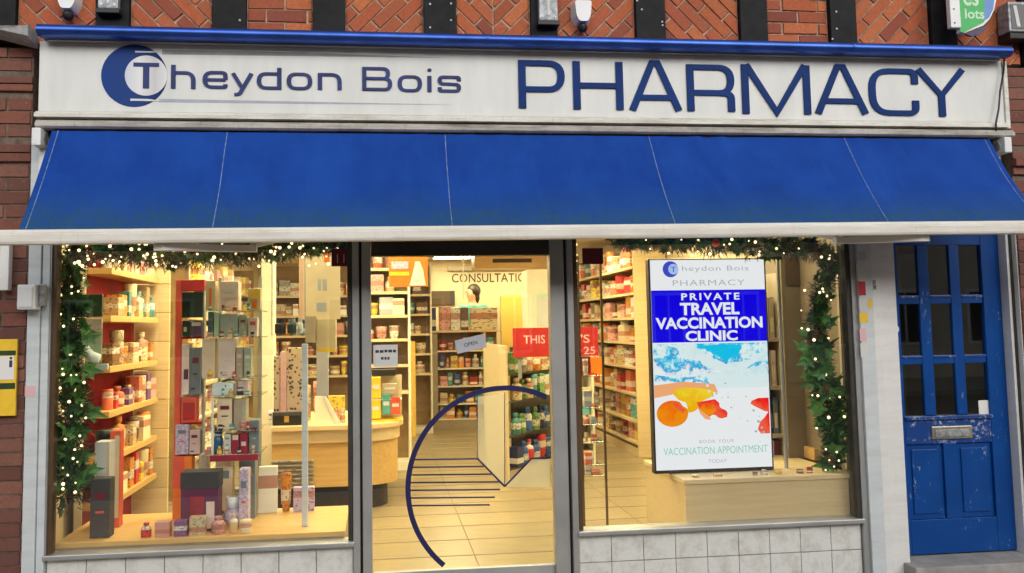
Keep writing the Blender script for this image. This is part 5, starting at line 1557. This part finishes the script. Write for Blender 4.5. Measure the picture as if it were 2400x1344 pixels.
t = glass_sign('maroon_sign', 777, 829, 583, 625, 'maroon', 'maroon sticker with three pale strokes left of the entrance', -0.003)
for px in (791, 806, 821):
    a, b = at(px - 1.2, 617, -.005), at(px + 1.2, 596, -.005)
    part('mark', MB().box(a.x, b.x, -.0055, -.005, a.z, b.z), 'paper_pink', t)
glass_sign('maroon_sign', 1365, 1413, 582, 620, 'maroon', 'plain maroon sticker right of the entrance')
t = glass_sign('paper_sign', 875, 932, 808, 861, 'paper', 'white paper sign with two dark lines at the door edge', 0.030, 0, ())
for px0, px1, py in ((880, 888, 824), (890, 899, 824), (901, 908, 823), (910, 919, 823), (921, 928, 823), (893, 899, 840), (901, 906, 840), (908, 913, 840)):
    a, b = at(px0, py + 3.5, .028), at(px1, py - 3, .028)
    part('mark', MB().box(a.x, b.x, .0275, .0282, a.z, b.z), 'ink', t)
glass_sign('paper_sign', 1068, 1138, 790, 823, 'paper_grey', 'tilted grey paper sign with one dark word on the door', 0.030, RAD(12), [('OPEN', -.45, .45, -.25, .3, 'ink', .01)])
a, b = at(912, 673, 1.75), at(1002, 600, 1.75)
t = thing('orange_poster', 'orange hanging poster with a white bottle picture inside the door', 'poster', ((a.x + b.x) / 2, 1.75, a.z))
part('card', MB().box(a.x, b.x, 1.75, 1.756, a.z, b.z), 'orange', t)
w, h = b.x - a.x, b.z - a.z
U = lambda u, v: (a.x + w * u, a.z + h * v)
part('picture', MB().prism([U(.52, .03), U(.95, .03), U(.88, .55), U(.80, .82), U(.68, .82), U(.62, .5)], 1.747, 1.749), 'pink_pale', t)
part('bottle_print', MB().prism([U(.66, .2), U(.80, .2), U(.78, .75), U(.68, .75)], 1.7445, 1.746), 'paper', t)
part('lilac_band', MB().prism([U(.06, .58), U(.50, .58), U(.50, .82), U(.06, .82)], 1.747, 1.749), 'lilac_print', t)
part('yellow_band', MB().prism([U(.0, .36), U(.52, .36), U(.52, .48), U(.0, .48)], 1.747, 1.749), 'yellow', t)
for u in (.1, .9): part('cord', MB().tube([(a.x + w * u, 1.753, b.z), (a.x + w * u, 1.753, ZC)], .002, 5), 'zinc', t)

# ------------------------------------------------------------------ lit vaccination screen
def scr(name, c, s=1.0, rough=.3):
    return emit(name, c, s)


YT = 0.30
A = at(1533, 1104, YT); B = at(1803, 608, YT)
tx0, tx1, tz0, tz1 = AX(1532.5, YT, 900), AX(1802, YT, 900), A.z, B.z
TW, TH = tx1 - tx0, tz1 - tz0
simple('screen_frame', (0.02, 0.02, 0.022), 0.35)
scr('lit_white', (0.96, 0.97, 1.0), 1.0); scr('lit_cyan', (0.0, 0.60, 0.93), 1.0); scr('lit_deep', (0.0, 0.36, 0.80), 1.0); scr('lit_foam', (0.78, 0.95, 0.97), 1.0); scr('lit_blue', (0.005, 0.0, 0.86), 1.0); scr('lit_text', (0.95, 0.96, 1), 1.0); scr('lit_orange', (1.0, 0.12, 0.0), 1.0)
scr('lit_red', (1.0, 0.02, 0.01), 1.0); scr('lit_yellow', (1.0, 0.66, 0.0), 1.0); scr('lit_grey', (0.50, 0.51, 0.58), 1.0); scr('lit_green', (0.30, 0.70, 0.52), 1.0); scr('lit_logo', (0.05, 0.08, .62), 1.0); scr('lit_pale', (0.45, 0.62, 1), 1.0)
scr('lit_peach', (1.0, 0.45, 0.2), 1.0)
def lit_noise(name, scl, stops, warp=.9, zk=.7, xk=.25, det=7):
    m, n, b = nt(name)
    b.inputs['Base Color'].default_value = (0, 0, 0, 1); b.inputs['Specular IOR Level'].default_value = 0.1
    v = tc(n, 'Object', (scl, 1, scl)); sp = n.nodes.new('ShaderNodeSeparateXYZ'); n.links.new(tc(n, 'Generated'), sp.inputs[0])
    w = n.nodes.new('ShaderNodeTexNoise'); w.inputs['Scale'].default_value = 1.3; w.inputs['Detail'].default_value = 4; n.links.new(v, w.inputs['Vector'])
    vm = n.nodes.new('ShaderNodeVectorMath'); vm.operation = 'ADD'; n.links.new(v, vm.inputs[0])
    vs = n.nodes.new('ShaderNodeVectorMath'); vs.operation = 'SCALE'; vs.inputs['Scale'].default_value = warp; n.links.new(w.outputs['Color'], vs.inputs[0]); n.links.new(vs.outputs[0], vm.inputs[1])
    f = noise(n, vm.outputs[0], 1.0, det, .68)
    k = math_(n, 'ADD', math_(n, 'MULTIPLY', math_(n, 'SUBTRACT', f, .5), 1.5), math_(n, 'ADD', math_(n, 'MULTIPLY', sp.outputs['Z'], zk), math_(n, 'MULTIPLY', sp.outputs['X'], xk)))
    c = ramp(n, k, stops); n.links.new(c, b.inputs['Emission Color']); b.inputs['Emission Strength'].default_value = 1.0
    M[name] = m


WH, PC, CY, DB = (.95, .98, 1), (.62, .92, .96), (.0, .58, .92), (.0, .36, .80)
lit_noise('lit_sea', 9, [(-.05 + .1, WH), (.30, (.86, .95, .98)), (.42, DB), (.47, CY), (.56, PC), (.63, WH), (.70, PC), (.80, CY), (.95, (.0, .66, .95))], xk=.10)
lit_noise('lit_splash', 16, [(.20, (.80, .94, .97)), (.42, (.62, .88, .93)), (.50, (.84, .95, .98)), (.56, WH), (.62, (.45, .66, .78)), (.66, (.86, .95, .98)), (.8, WH)], zk=.25, xk=.1)
lit_noise('lit_orange', 12, [(.20, (1, .30, .0)), (.5, (1, .16, .0)), (.8, (.95, .05, .0))], zk=.5, xk=.1)
lit_noise('lit_red', 14, [(.2, (1, .12, .05)), (.5, (1, .015, .01)), (.8, (.85, .0, .01))], zk=.4, xk=.2)
lit_noise('lit_yellow', 12, [(.2, (1, .50, .0)), (.5, (1, .72, .02)), (.8, (1, .85, .25))], zk=.3, xk=.3)
tv = thing('digital_sign', 'tall bright portrait screen advertising a private travel vaccination clinic', 'screen', ((tx0 + tx1) / 2, YT, tz0 - .03))
part('casing', MB().bev(tx0 - .011, tx1 + .013, YT + .004, YT + .07, tz0 - .022, tz1 + .008, .004), 'screen_frame', tv)
sn = part('screen', MB().box(tx0, tx1, YT - .001, YT + .003, tz0, tz1), 'lit_white', tv)
X = lambda u: tx0 + TW * u
Zv = lambda v: tz1 - TH * v
ys = [YT - .0018]


def flat(name, poly, mat):
    ys[0] -= .00012
    return part(name, MB().prism([(X(u), Zv(v)) for u, v in poly], ys[0], YT - .0012), mat, sn)


def quad(u0, u1, v0, v1): return [(u0, v0), (u1, v0), (u1, v1), (u0, v1)]


def stext(s, u0, u1, v0, v1, mat, bold=0.0, sp=1.0):
    ys[0] -= .00012
    text('lettering', s, X(u0), X(u1), Zv(v1), Zv(v0), ys[0], mat, sn, bold, space=sp)


flat('blue_band', quad(0, 1, .147, .398), 'lit_blue')
flat('sea_picture', quad(0.005, 1, .405, .62), 'lit_sea')
def jag(pts, amp, k=4):
    out = []
    for i in range(len(pts)):
        a, b = pts[i], pts[(i + 1) % len(pts)]
        for q in range(k):
            f = q / k; out.append((a[0] + (b[0] - a[0]) * f + random.uniform(-amp, amp), min(max(a[1] + (b[1] - a[1]) * f + random.uniform(-amp, amp) * .5, .405), .62)))
    return [(min(max(u, .006), .994), v) for u, v in out]


flat('cyan_water', jag([(.40, .412), (.78, .412), (.76, .44), (.70, .478), (.62, .485), (.52, .455), (.44, .43)], .010, 5), 'lit_cyan')
flat('foam', jag([(.12, .408), (.34, .412), (.48, .465), (.62, .505), (.80, .49), (.99, .44), (.99, .475), (.82, .525), (.60, .545), (.42, .50), (.28, .455)], .014, 6), 'lit_splash')
flat('shallow_water', jag([(.006, .55), (.30, .56), (.55, .55), (.99, .54), (.99, .60), (.80, .62), (.60, .60), (.45, .615), (.25, .60), (.006, .595)], .012, 5), 'lit_sea')
flat('splash', jag([(.44, .55), (.60, .54), (.80, .53), (.99, .50), (.99, .66), (.86, .69), (.84, .75), (.99, .86), (.80, .83), (.66, .76), (.56, .69), (.52, .62)], .016, 6), 'lit_splash')
cir = lambda u, v, r, n=28: [(u + r * math.cos(2 * math.pi * k / n), v + r * TW / TH * math.sin(2 * math.pi * k / n)) for k in range(n)]
flat('logo_disc', cir(.175, .045, .068), 'lit_logo')
flat('logo_inner_disc', cir(.20, .045, .045), 'lit_pale')
stext('T', .175, .225, .033, .058, 'lit_logo')
stext('heydon Bois', .275, .86, .030, .062, 'lit_grey', sp=1.1)
stext('PHARMACY', .19, .82, .098, .126, 'lit_grey', sp=1.15)
stext('PRIVATE', .26, .77, .162, .196, 'lit_text', .025, 1.35)
stext('TRAVEL', .245, .765, .208, .268, 'lit_text', .035)
stext('VACCINATION', .03, .965, .278, .334, 'lit_text', .035)
stext('CLINIC', .285, .74, .343, .393, 'lit_text', .035)
flat('sand', [(0, .60), (.25, .585), (.52, .60), (.55, .64), (0.3, .63), (0, .66)], 'lit_peach')
flat('yellow_splash', fillet([(.14, .63), (.24, .612), (.40, .618), (.52, .63), (.50, .66), (.40, .68), (.36, .725), (.28, .735), (.25, .70), (.19, .66)], .03, 3, True), 'lit_yellow')
flat('orange_ball', [(.15 + .135 * math.cos(2 * math.pi * k / 28), .735 + .062 * math.sin(2 * math.pi * k / 28)) for k in range(28)], 'lit_orange')
flat('ball_notch', [(.20, .67), (.27, .685), (.285, .715), (.24, .70)], 'lit_white')
flat('ball_shade', [(.15, .675), (.20, .69), (.26, .72), (.24, .735), (.18, .71)], 'lit_red')
flat('starfish', [(.36, .685), (.42, .68), (.52, .672), (.555, .69), (.56, .71), (.62, .735), (.62, .76), (.56, .755), (.50, .745), (.46, .755), (.42, .735), (.38, .715)], 'lit_red')
flat('orange_fruit', [(.455 + .07 * math.cos(2 * math.pi * k / 24), .718 + .030 * math.sin(2 * math.pi * k / 24)) for k in range(24)], 'lit_orange')
flat('red_fruit', [(.575 + .05 * math.cos(2 * math.pi * k / 24), .742 + .022 * math.sin(2 * math.pi * k / 24)) for k in range(24)], 'lit_red')
flat('starfish_edge', [(.37, .71), (.41, .73), (.47, .755), (.48, .77), (.43, .765), (.39, .74)], 'lit_peach')
flat('red_float', [(.84, .685), (.90, .672), (.99, .672), (.99, .74), (.95, .735), (.88, .715), (.83, .70)], 'lit_red')
flat('red_float', [(.99, .735), (.99, .842), (.91, .842), (.885, .82), (.91, .785), (.95, .765)], 'lit_red')
for k in range(110):
    u, v = random.uniform(.42, .97), random.uniform(.53, .89)
    if abs((v - .56) - (u - .45) * .55) > .09: continue
    flat('water_drop', cir(u, v, random.uniform(.003, .012), 7), ['lit_grey', 'lit_foam', 'lit_white', 'lit_foam'][k % 4])
stext('BOOK YOUR', .37, .67, .862, .878, 'lit_grey', 0, 1.2)
stext('VACCINATION APPOINTMENT', .06, .96, .895, .93, 'lit_green', 0)
stext('TODAY', .44, .60, .955, .972, 'lit_grey')
# right window platform
pf = thing('display_plinth', 'honey wood window platform carrying the lit screen', 'platform', (2.4, .5, ZF))
zp2 = tz0 - .024
part('top', MB().bev(1.86, XR1 - .01, .07, .92, zp2 - .03, zp2, .004), 'wood_pale', pf)
part('front', MB().box(1.87, XR1 - .02, .08, .91, .02, zp2 - .031), 'wood_pale', pf)
# glass tower of oddments beside the entrance
gx0, gx1 = AX(1364, 1.0, 1000), AX(1418, 1.0, 1000)
gt = thing('glass_tower', 'narrow glass shelf tower between entrance and screen', 'display stand', ((gx0 + gx1) / 2, 1.1, ZF))
for px in (gx0, gx1): part('post', MB().bev(px - .008, px + .008, 1.0, 1.02, ZF, AZ(600, 1., 1390), .003), 'bronze', gt)
lv = [AZ(y, 1.0, 1390) for y in (880, 955, 995, 1036, 1090, 1115)]
for i, z in enumerate(lv):
    part('shelf', MB().bev(gx0 + .009, gx1 - .009, 1.0, 1.3, z - .01, z, .002), 'glass_shelf', gt)
    fill((gx0 + .02, 1.1), (gx1 - .01, 1.1), z, [.2, .16, .08, .07, .12, .06][i], .15, ['cream', 'white', 'grey', 'coral', 'red', 'tan'], 'glass tower', ORD[i], 'packs on the glass tower', .03, .06)
# bookcase right of the screen
bx0, bx1 = AX(1798, .9, 860), AX(1836, .9, 860)
bc = thing('bookcase', 'narrow taupe bookcase of folders right of the screen', 'bookcase', ((bx0 + bx1) / 2, 1.0, ZF))
part('upright', MB().bev(bx1 - .02, bx1, .9, 1.2, ZF, AZ(640, .9, 1810), .003), 'taupe', bc)
part('upright', MB().bev(bx0 - .14, bx0 - .12, .9, 1.2, ZF, AZ(640, .9, 1810), .003), 'taupe', bc)
part('back_panel', MB().box(bx0 - .119, bx1 - .021, 1.18, 1.2, ZF, AZ(640, .9, 1810)), 'black', bc)
for i, (py, cols) in enumerate(((792, ('mauve', 'taupe')), (905, ('taupe', 'mauve')), (1018, ('navy', 'slate')), (1120, ('paper', 'maroon')))):
    z = AZ(py, .9, 1815)
    part('shelf', MB().bev(bx0 - .118, bx1 - .022, .9, 1.178, z - .03, z, .003), 'taupe', bc)
    for k, cm in enumerate(cols):
        x0 = bx0 + .004 + k * .042; f = thing('folder', f'{cm} folder on the {ORD[i]} shelf of the narrow bookcase, {"first" if k == 0 else "second"} from the screen', 'folder', (x0 + .02, .95, z), 'folders in the narrow bookcase')
        part('spine', MB().bev(x0, x0 + .038, .93, 1.15, z + .0005, z + (.26 if i else .30), .004), cm, f)
        part('spine_label', MB().box(x0 + .008, x0 + .030, .9285, .9295, z + .04, z + .15), 'paper' if k == 0 else 'beige', f)
x = AX(1833, .35); solo('grey_pole', MB().tube([(x, .35, zp2), (x, .35, 2.26)], .013, 8), 'aluminium', 'slim grey pole right of the lit screen', 'pole')
q0, q1 = AX(1840, .75, 860), AX(1908, .75, 860)
solo('partition', MB().bev(q0, q1, .75, .79, zp2 + .001, 2.2, .004), 'partition_brown', 'plain brown beige partition behind the right garland', 'partition')
u0, u1 = AX(1974, .2, 860), AX(1992, .2, 860)
us = thing('slotted_upright', 'taupe slotted shelf upright at the right window edge', 'upright', ((u0 + u1) / 2, .2, zp2))
part('strip', MB().bev(u0, u1, .20, .23, zp2, 2.26, .003), 'taupe', us)
for k in range(16):
    z = zp2 + .06 + k * .105; part('slot', MB().box((u0 + u1) / 2 - .006, (u0 + u1) / 2 + .01, .1988, .1998, z, z + .012), 'black', us)
gift('wood_block', 'honey wood box behind the foot of the right garland', 'box', 1912, 1972, 1050, 1142, .6, .2, 'wood_honey', zp2 + .001)
gift('orange_card', 'amber card behind the middle of the right garland', 'card', 1912, 1972, 830, 960, .7, .03, 'wood_honey', None)
gift('dark_print', 'dark brown picture high behind the right garland', 'picture', 1842, 1900, 590, 668, .74, .006, 'bronze', None)

# ------------------------------------------------------------------ garlands with fairy lights
leaf_mb = MB().add([(0, .004, .028), (0, 0, 0), (.011, -.002, .006), (.028, -.008, .008), (.017, -.003, .022), (.026, -.008, .040), (.010, -.002, .040), (0, -.010, .070), (-.010, -.002, .040), (-.026, -.008, .040), (-.017, -.003, .022), (-.028, -.008, .008), (-.011, -.002, .006)],
                   [(0, k, k % 12 + 1) for k in range(1, 13)])
leaf_o = part('leaf', leaf_mb, 'ivy_leaf'); leaf_me = leaf_o.data; bpy.data.objects.remove(leaf_o)
make_leaf('dark_leaf', (0.010, 0.055, 0.02), (0.05, 0.14, 0.035)); leaf_o = part('leaf', leaf_mb, 'dark_leaf'); leaf_me2 = leaf_o.data; bpy.data.objects.remove(leaf_o)
bulb_o = part('bulb', MB().ball((0, 0, 0), .0078, 8, 6), 'bulb'); bulb_me = bulb_o.data; bpy.data.objects.remove(bulb_o)


leaf_k = lambda z: 1.0 if z > 1.85 else (1.15 if z > 1.45 else 1.5)


def garland(label, path, radii, density, nleaf, nbulb, bulbs_px, Y):
    P = [Vector(p) for p in path]
    t = thing('garland', label, 'garland', P[0], 'lit Christmas garlands in the shop windows')
    Ls = [0]
    for i in range(len(P) - 1): Ls.append(Ls[-1] + (P[i + 1] - P[i]).length)
    L = Ls[-1]

    def pos(s):
        i = max(k for k in range(len(P) - 1) if Ls[k] <= s + 1e-9); f = (s - Ls[i]) / (Ls[i + 1] - Ls[i])
        return P[i].lerp(P[i + 1], f), radii[i] * (1 - f) + radii[i + 1] * f, (P[i + 1] - P[i]).normalized()
    stem = MB().tube(P, .008, 6); part('stem', stem, 'pine_cone', t)
    mb = MB()
    for k in range(int(L * density)):
        s = random.uniform(0, L); c, r, tn = pos(s)
        r *= .72 + .45 * math.sin(s * 17 + 1.3 * math.sin(s * 5)) ** 2
        d = Vector((random.gauss(0, 1), random.gauss(0, 1), random.gauss(0, 1))); d.y *= .6
        d = (d - tn * d.dot(tn) * .5).normalized()
        q = c + d * r * random.uniform(.05, .75); e = q + (d + tn * random.uniform(-.6, .6)).normalized() * random.uniform(.025, .05)
        w = (e - q).cross(Vector((random.gauss(0, 1), random.gauss(0, 1), random.gauss(0, 1)))).normalized() * .0034
        mb.add([q - w, q + w, e], [(0, 1, 2)])
    part('needles', mb, 'needles', t, kind='stuff')
    for k in range(nleaf):
        s = random.uniform(0, L); c, r, tn = pos(s)
        d = Vector((random.gauss(0, 1), -abs(random.gauss(0, .6)), random.gauss(0, 1))).normalized()
        o = bpy.data.objects.new('leaf', leaf_me if random.random() < .7 else leaf_me2); COL.objects.link(o); o.parent = t
        o.location = c + d * r * random.uniform(.2, .8) - t.location
        o.rotation_euler = (random.uniform(-.9, .9), random.uniform(-2.2, 2.2), random.uniform(-.8, .8)); sc_ = random.uniform(.8, 1.5) * leaf_k(o.location.z + t.location.z); o.scale = (sc_, sc_, sc_)
    def bulb(p):
        o = bpy.data.objects.new('bulb', bulb_me); COL.objects.link(o); o.parent = t; o.location = p - t.location
        k = random.uniform(.6, 1.35); o.scale = (k, k, k)
    for k in range(nbulb):
        s = random.uniform(0, L); c, r, tn = pos(s)
        d = Vector((random.gauss(0, 1), -.9, random.gauss(0, 1))); d.y = -abs(d.y); d.normalize()
        bulb(c + d * r * random.uniform(.5, 1.0))
    for px, py in bulbs_px:
        bulb(at(px, py, Y - .07))
    return t, pos, L


YL = 0.16
lp = [at(815, 575, YL), at(700, 577, YL), at(600, 585, YL), at(500, 590, YL), at(400, 598, YL), at(300, 590, YL), at(215, 583, YL), at(165, 590, YL), at(160, 660, YL), at(166, 740, YL), at(160, 820, YL), at(170, 900, YL), at(178, 960, YL), at(158, 1040, YL), at(165, 1110, YL), at(158, 1170, YL)]
lp = [Vector((p.x, p.y, p.z)) for p in lp]
bl_px = [(258, 600), (203, 577), (205, 600), (265, 611), (207, 608), (148, 650), (175, 617), (196, 652), (168, 672), (168, 688), (123, 692), (142, 692), (142, 737), (172, 748), (149, 765), (165, 830), (167, 828), (125, 868), (148, 878), (179, 879), (141, 910), (197, 897), (162, 942), (193, 950), (148, 964), (167, 976), (201, 980), (133, 1011), (154, 1030), (191, 1045), (175, 1055), (171, 1075), (125, 1083), (147, 1097), (159, 1114), (148, 1135), (177, 1132), (326, 585), (337, 600), (345, 596), (365, 612), (380, 600)]
random.seed(21)
bl_px += [(random.uniform(140, 790), random.uniform(568, 625)) for _ in range(55)]
gl, posl, L1 = garland('leafy garland with warm fairy lights around the gift window', lp, [.06, .09, .11, .125, .125, .12, .125, .13, .12, .11, .11, .12, .13, .155, .16, .15], 5200, 300, 34, bl_px, YL)
YR = 0.16
rp = [at(1440, 566, YR), at(1540, 564, YR), at(1650, 570, YR), at(1740, 575, YR), at(1830, 580, YR), at(1900, 585, YR), at(1950, 600, YR), at(1935, 660, YR), at(1915, 720, YR), at(1912, 790, YR), at(1920, 850, YR), at(1935, 930, YR), at(1950, 990, YR), at(1955, 1035, YR), at(1948, 1065, YR), at(1946, 1090, YR)]
br_px = [(1514, 563), (1524, 584), (1567, 594), (1622, 599), (1635, 590), (1656, 604), (1664, 596), (1690, 598), (1697, 574), (1755, 565), (1780, 590), (1820, 583), (1837, 594), (1872, 583), (1925, 603), (1886, 681), (1921, 686), (1878, 728), (1879, 770), (1894, 773), (1908, 797), (1911, 842), (1917, 928), (1904, 927), (1968, 931), (1979, 977), (1914, 1004), (1961, 1060), (1944, 1079), (1966, 1080), (1955, 1094), (1935, 1102)]
gr, posr, L2 = garland('leafy garland with pine cones and fairy lights around the screen window', rp, [.07, .09, .095, .095, .095, .10, .09, .085, .09, .09, .105, .115, .10, .08, .08, .08], 4200, 260, 22, br_px, YR)
for s in (1.35, 2.0, 2.35, 2.9):
    c, r, tn = posr(min(s, L2 - .05))
    mb = MB()
    for k in range(5): mb.lathe((c.x - .03, c.y - r * .8, c.z - .03 + k * .013), [(.006, .012), (.026 - abs(k - 1.6) * .006, 0), (.012, -.004)], 8)
    part('pine_cone', mb, 'pine_cone', gr)
c = at(1676, 570, YR - .05)
part('bauble', MB().ball((c.x, YR - .06, c.z), .026, 12, 8), 'coral', gr, smooth=True)
# string of lights down the window edge
fl_ = thing('light_string', 'straight string of warm lights down the edge beside the entrance', 'light string', (AX(1352, .1), .1, ZG0))
x = AX(1353, .1)
part('wire', MB().tube([(x, .1, ZG0 + .02), (x, .1, 2.26)], .004, 6), 'bronze', fl_)
for py in (574, 598, 612, 640, 665, 690, 720, 750, 800, 860, 930, 1000, 1070, 1130):
    o = bpy.data.objects.new('bulb', bulb_me); COL.objects.link(o); o.parent = fl_; o.location = Vector((AX(1350, .09, py), .085, AZ(py, .09, 1350))) - fl_.location

# ------------------------------------------------------------------ person behind the medicine unit
def skin(name, joints, edges, mat, parent, lvl=1, root=0):
    base = world_loc(parent)
    me = bpy.data.meshes.new(name); me.from_pydata([Vector(j[0]) - base for j in joints], edges, [])
    o = bpy.data.objects.new(name, me); COL.objects.link(o); o.parent = parent
    o.modifiers.new('skin', 'SKIN')
    for i, j in enumerate(joints):
        r = j[1] if isinstance(j[1], tuple) else (j[1], j[1])
        me.skin_vertices[0].data[i].radius = r
    me.skin_vertices[0].data[root].use_root = True
    s = o.modifiers.new('sub', 'SUBSURF'); s.levels = s.render_levels = lvl
    me.materials.append(M[mat]); return o


hx = AX(1108, 8.9, 690); hz = AZ(688, 8.9, 1108); py_ = 8.9
zf2 = .38
struct('raised_floor', MB().box(0.5, 2.6, 8.4, 9.34, ZF, zf2), 'wood_floor')
pr = thing('person', 'person with dark hair in a teal top standing behind the medicine unit', 'person', (hx, py_, zf2))
H = hz - zf2 + .11
k = H / 1.72
J = lambda x, y, z: (hx + x * k, py_ + y * k, zf2 + z * k)
jt_ = [(J(0, 0, .95), (.15 * k, .11 * k)), (J(0, 0, 1.15), (.14 * k, .10 * k)), (J(0, 0, 1.32), (.17 * k, .11 * k)), (J(0, 0, 1.43), (.09 * k, .08 * k)), (J(-.005, 0, 1.49), .05 * k), (J(-.02, 0, 1.55), .07 * k), (J(-.02, 0, 1.64), (.095 * k, .08 * k)), (J(-.01, 0, 1.70), .06 * k)]
ed_ = [(0, 1), (1, 2), (2, 3), (3, 4), (4, 5), (5, 6), (6, 7)]
for s in (-1, 1):
    i = len(jt_)
    jt_ += [(J(s * .09, 0, .88), .09 * k), (J(s * .1, 0, .5), .06 * k), (J(s * .1, .01, .12), .042 * k), (J(s * .1, -.02, .04), .04 * k), (J(s * .11, -.16, .03), .03 * k)]
    ed_ += [(0, i), (i, i + 1), (i + 1, i + 2), (i + 2, i + 3), (i + 3, i + 4)]
    i = len(jt_)
    jt_ += [(J(s * .17, 0, 1.39), .065 * k), (J(s * .23, 0, 1.13), .042 * k), (J(s * .22, -.16, .98), .032 * k), (J(s * .21, -.24, .96), (.04 * k, .018 * k))]
    ed_ += [(2, i), (i, i + 1), (i + 1, i + 2), (i + 2, i + 3)]
    hnd = i + 3
    for f, (dx, ln) in enumerate(((-.03, .07), (-.01, .085), (.01, .08), (.03, .065))):
        a = len(jt_); jt_ += [(J(s * .21 + dx, -.28, .955), .010 * k), (J(s * .21 + dx, -.28 - ln * .6, .945), .009 * k), (J(s * .21 + dx, -.28 - ln, .925), .008 * k)]
        ed_ += [(hnd, a), (a, a + 1), (a + 1, a + 2)]
    a = len(jt_); jt_ += [(J(s * .21 - s * .045, -.25, .955), .012 * k), (J(s * .21 - s * .06, -.29, .95), .009 * k)]; ed_ += [(hnd, a), (a, a + 1)]
skin('body', jt_, ed_, 'skin', pr)
top_ = [(J(0, 0, .92), (.165 * k, .125 * k)), (J(0, 0, 1.15), (.155 * k, .115 * k)), (J(0, 0, 1.32), (.185 * k, .125 * k)), (J(0, 0, 1.425), (.11 * k, .095 * k))]
te = [(0, 1), (1, 2), (2, 3)]
for s in (-1, 1):
    i = len(top_); top_ += [(J(s * .175, 0, 1.385), .08 * k), (J(s * .215, 0, 1.2), .062 * k)]; te += [(2, i), (i, i + 1)]
skin('teal_top', top_, te, 'teal', pr)
tr = [(J(0, 0, .93), (.16 * k, .12 * k))]; te = []
for s in (-1, 1):
    i = len(tr); tr += [(J(s * .09, 0, .86), .105 * k), (J(s * .1, 0, .5), .078 * k), (J(s * .1, .01, .1), .062 * k)]; te += [(0, i), (i, i + 1), (i + 1, i + 2)]
skin('trousers', tr, te, 'trousers', pr)
hr = MB().ball(J(.02, .03, 1.655), .105 * k, 14, 10, (1, 1, 1.05)).ball(J(.045, .05, 1.56), .075 * k, 12, 8, (.9, .9, 1.4))
part('hair', hr, 'hair', pr, smooth=True)
part('nose', MB().ball(J(-.125, -.03, 1.62), .014 * k, 8, 6), 'skin', pr, smooth=True)
for s in (-1, 1): part('eye', MB().ball(J(-.095, -.045 - .0 + s * .02 - .02, 1.645), .009 * k, 8, 6), 'ink', pr)
part('mouth', MB().ball(J(-.10, -.045, 1.575), .014 * k, 8, 4, (.6, 1.2, .4)), 'coral', pr)

# ------------------------------------------------------------------ houses across the street (seen only as reflections)
def house(x0, x1, h, wall, label, cols, rows):
    Y = -17.0
    t = thing('street_house', label, 'house', ((x0 + x1) / 2, Y, 0))
    part('wall', MB().box(x0, x1, Y - 7, Y, -.1, h), wall, t)
    part('roof', MB().extx([(Y + .35, h), (Y - 3.5, h + 2.6), (Y - 7.3, h)], x0 - .1, x1 + .1), 'roof_tile', t)
    w = (x1 - x0) / cols
    for r in range(rows):
        for c in range(cols):
            xa = x0 + w * c + w * .28; xb = x0 + w * (c + 1) - w * .28; za = .9 + r * 2.8; zb = za + 1.5
            f = part('window', MB().bev(xa, xb, Y - .02, Y + .06, za, zb, .01), 'paint_white', t)
            part('pane', MB().box(xa + .08, (xa + xb) / 2 - .03, Y + .061, Y + .07, za + .08, zb - .08), 'glass_dark', f)
            part('pane', MB().box((xa + xb) / 2 + .03, xb - .08, Y + .061, Y + .07, za + .08, zb - .08), 'glass_dark', f)


house(-16, -6.2, 6.2, 'brick_dark', 'brick house across the street reflected faintly in the glass', 4, 2)
house(-6.0, 2.2, 5.8, 'render_pink', 'pale pink rendered house across the street reflected in the gift window', 4, 2)
house(2.4, 10.5, 6.0, 'brick_red', 'red brick house across the street reflected in the blue door panes', 4, 2)
house(10.7, 20, 6.0, 'render_cream', 'cream house farthest along the far side of the street', 4, 2)
print('bricks', nb, 'products', NPROD, 'objects', len(bpy.data.objects))
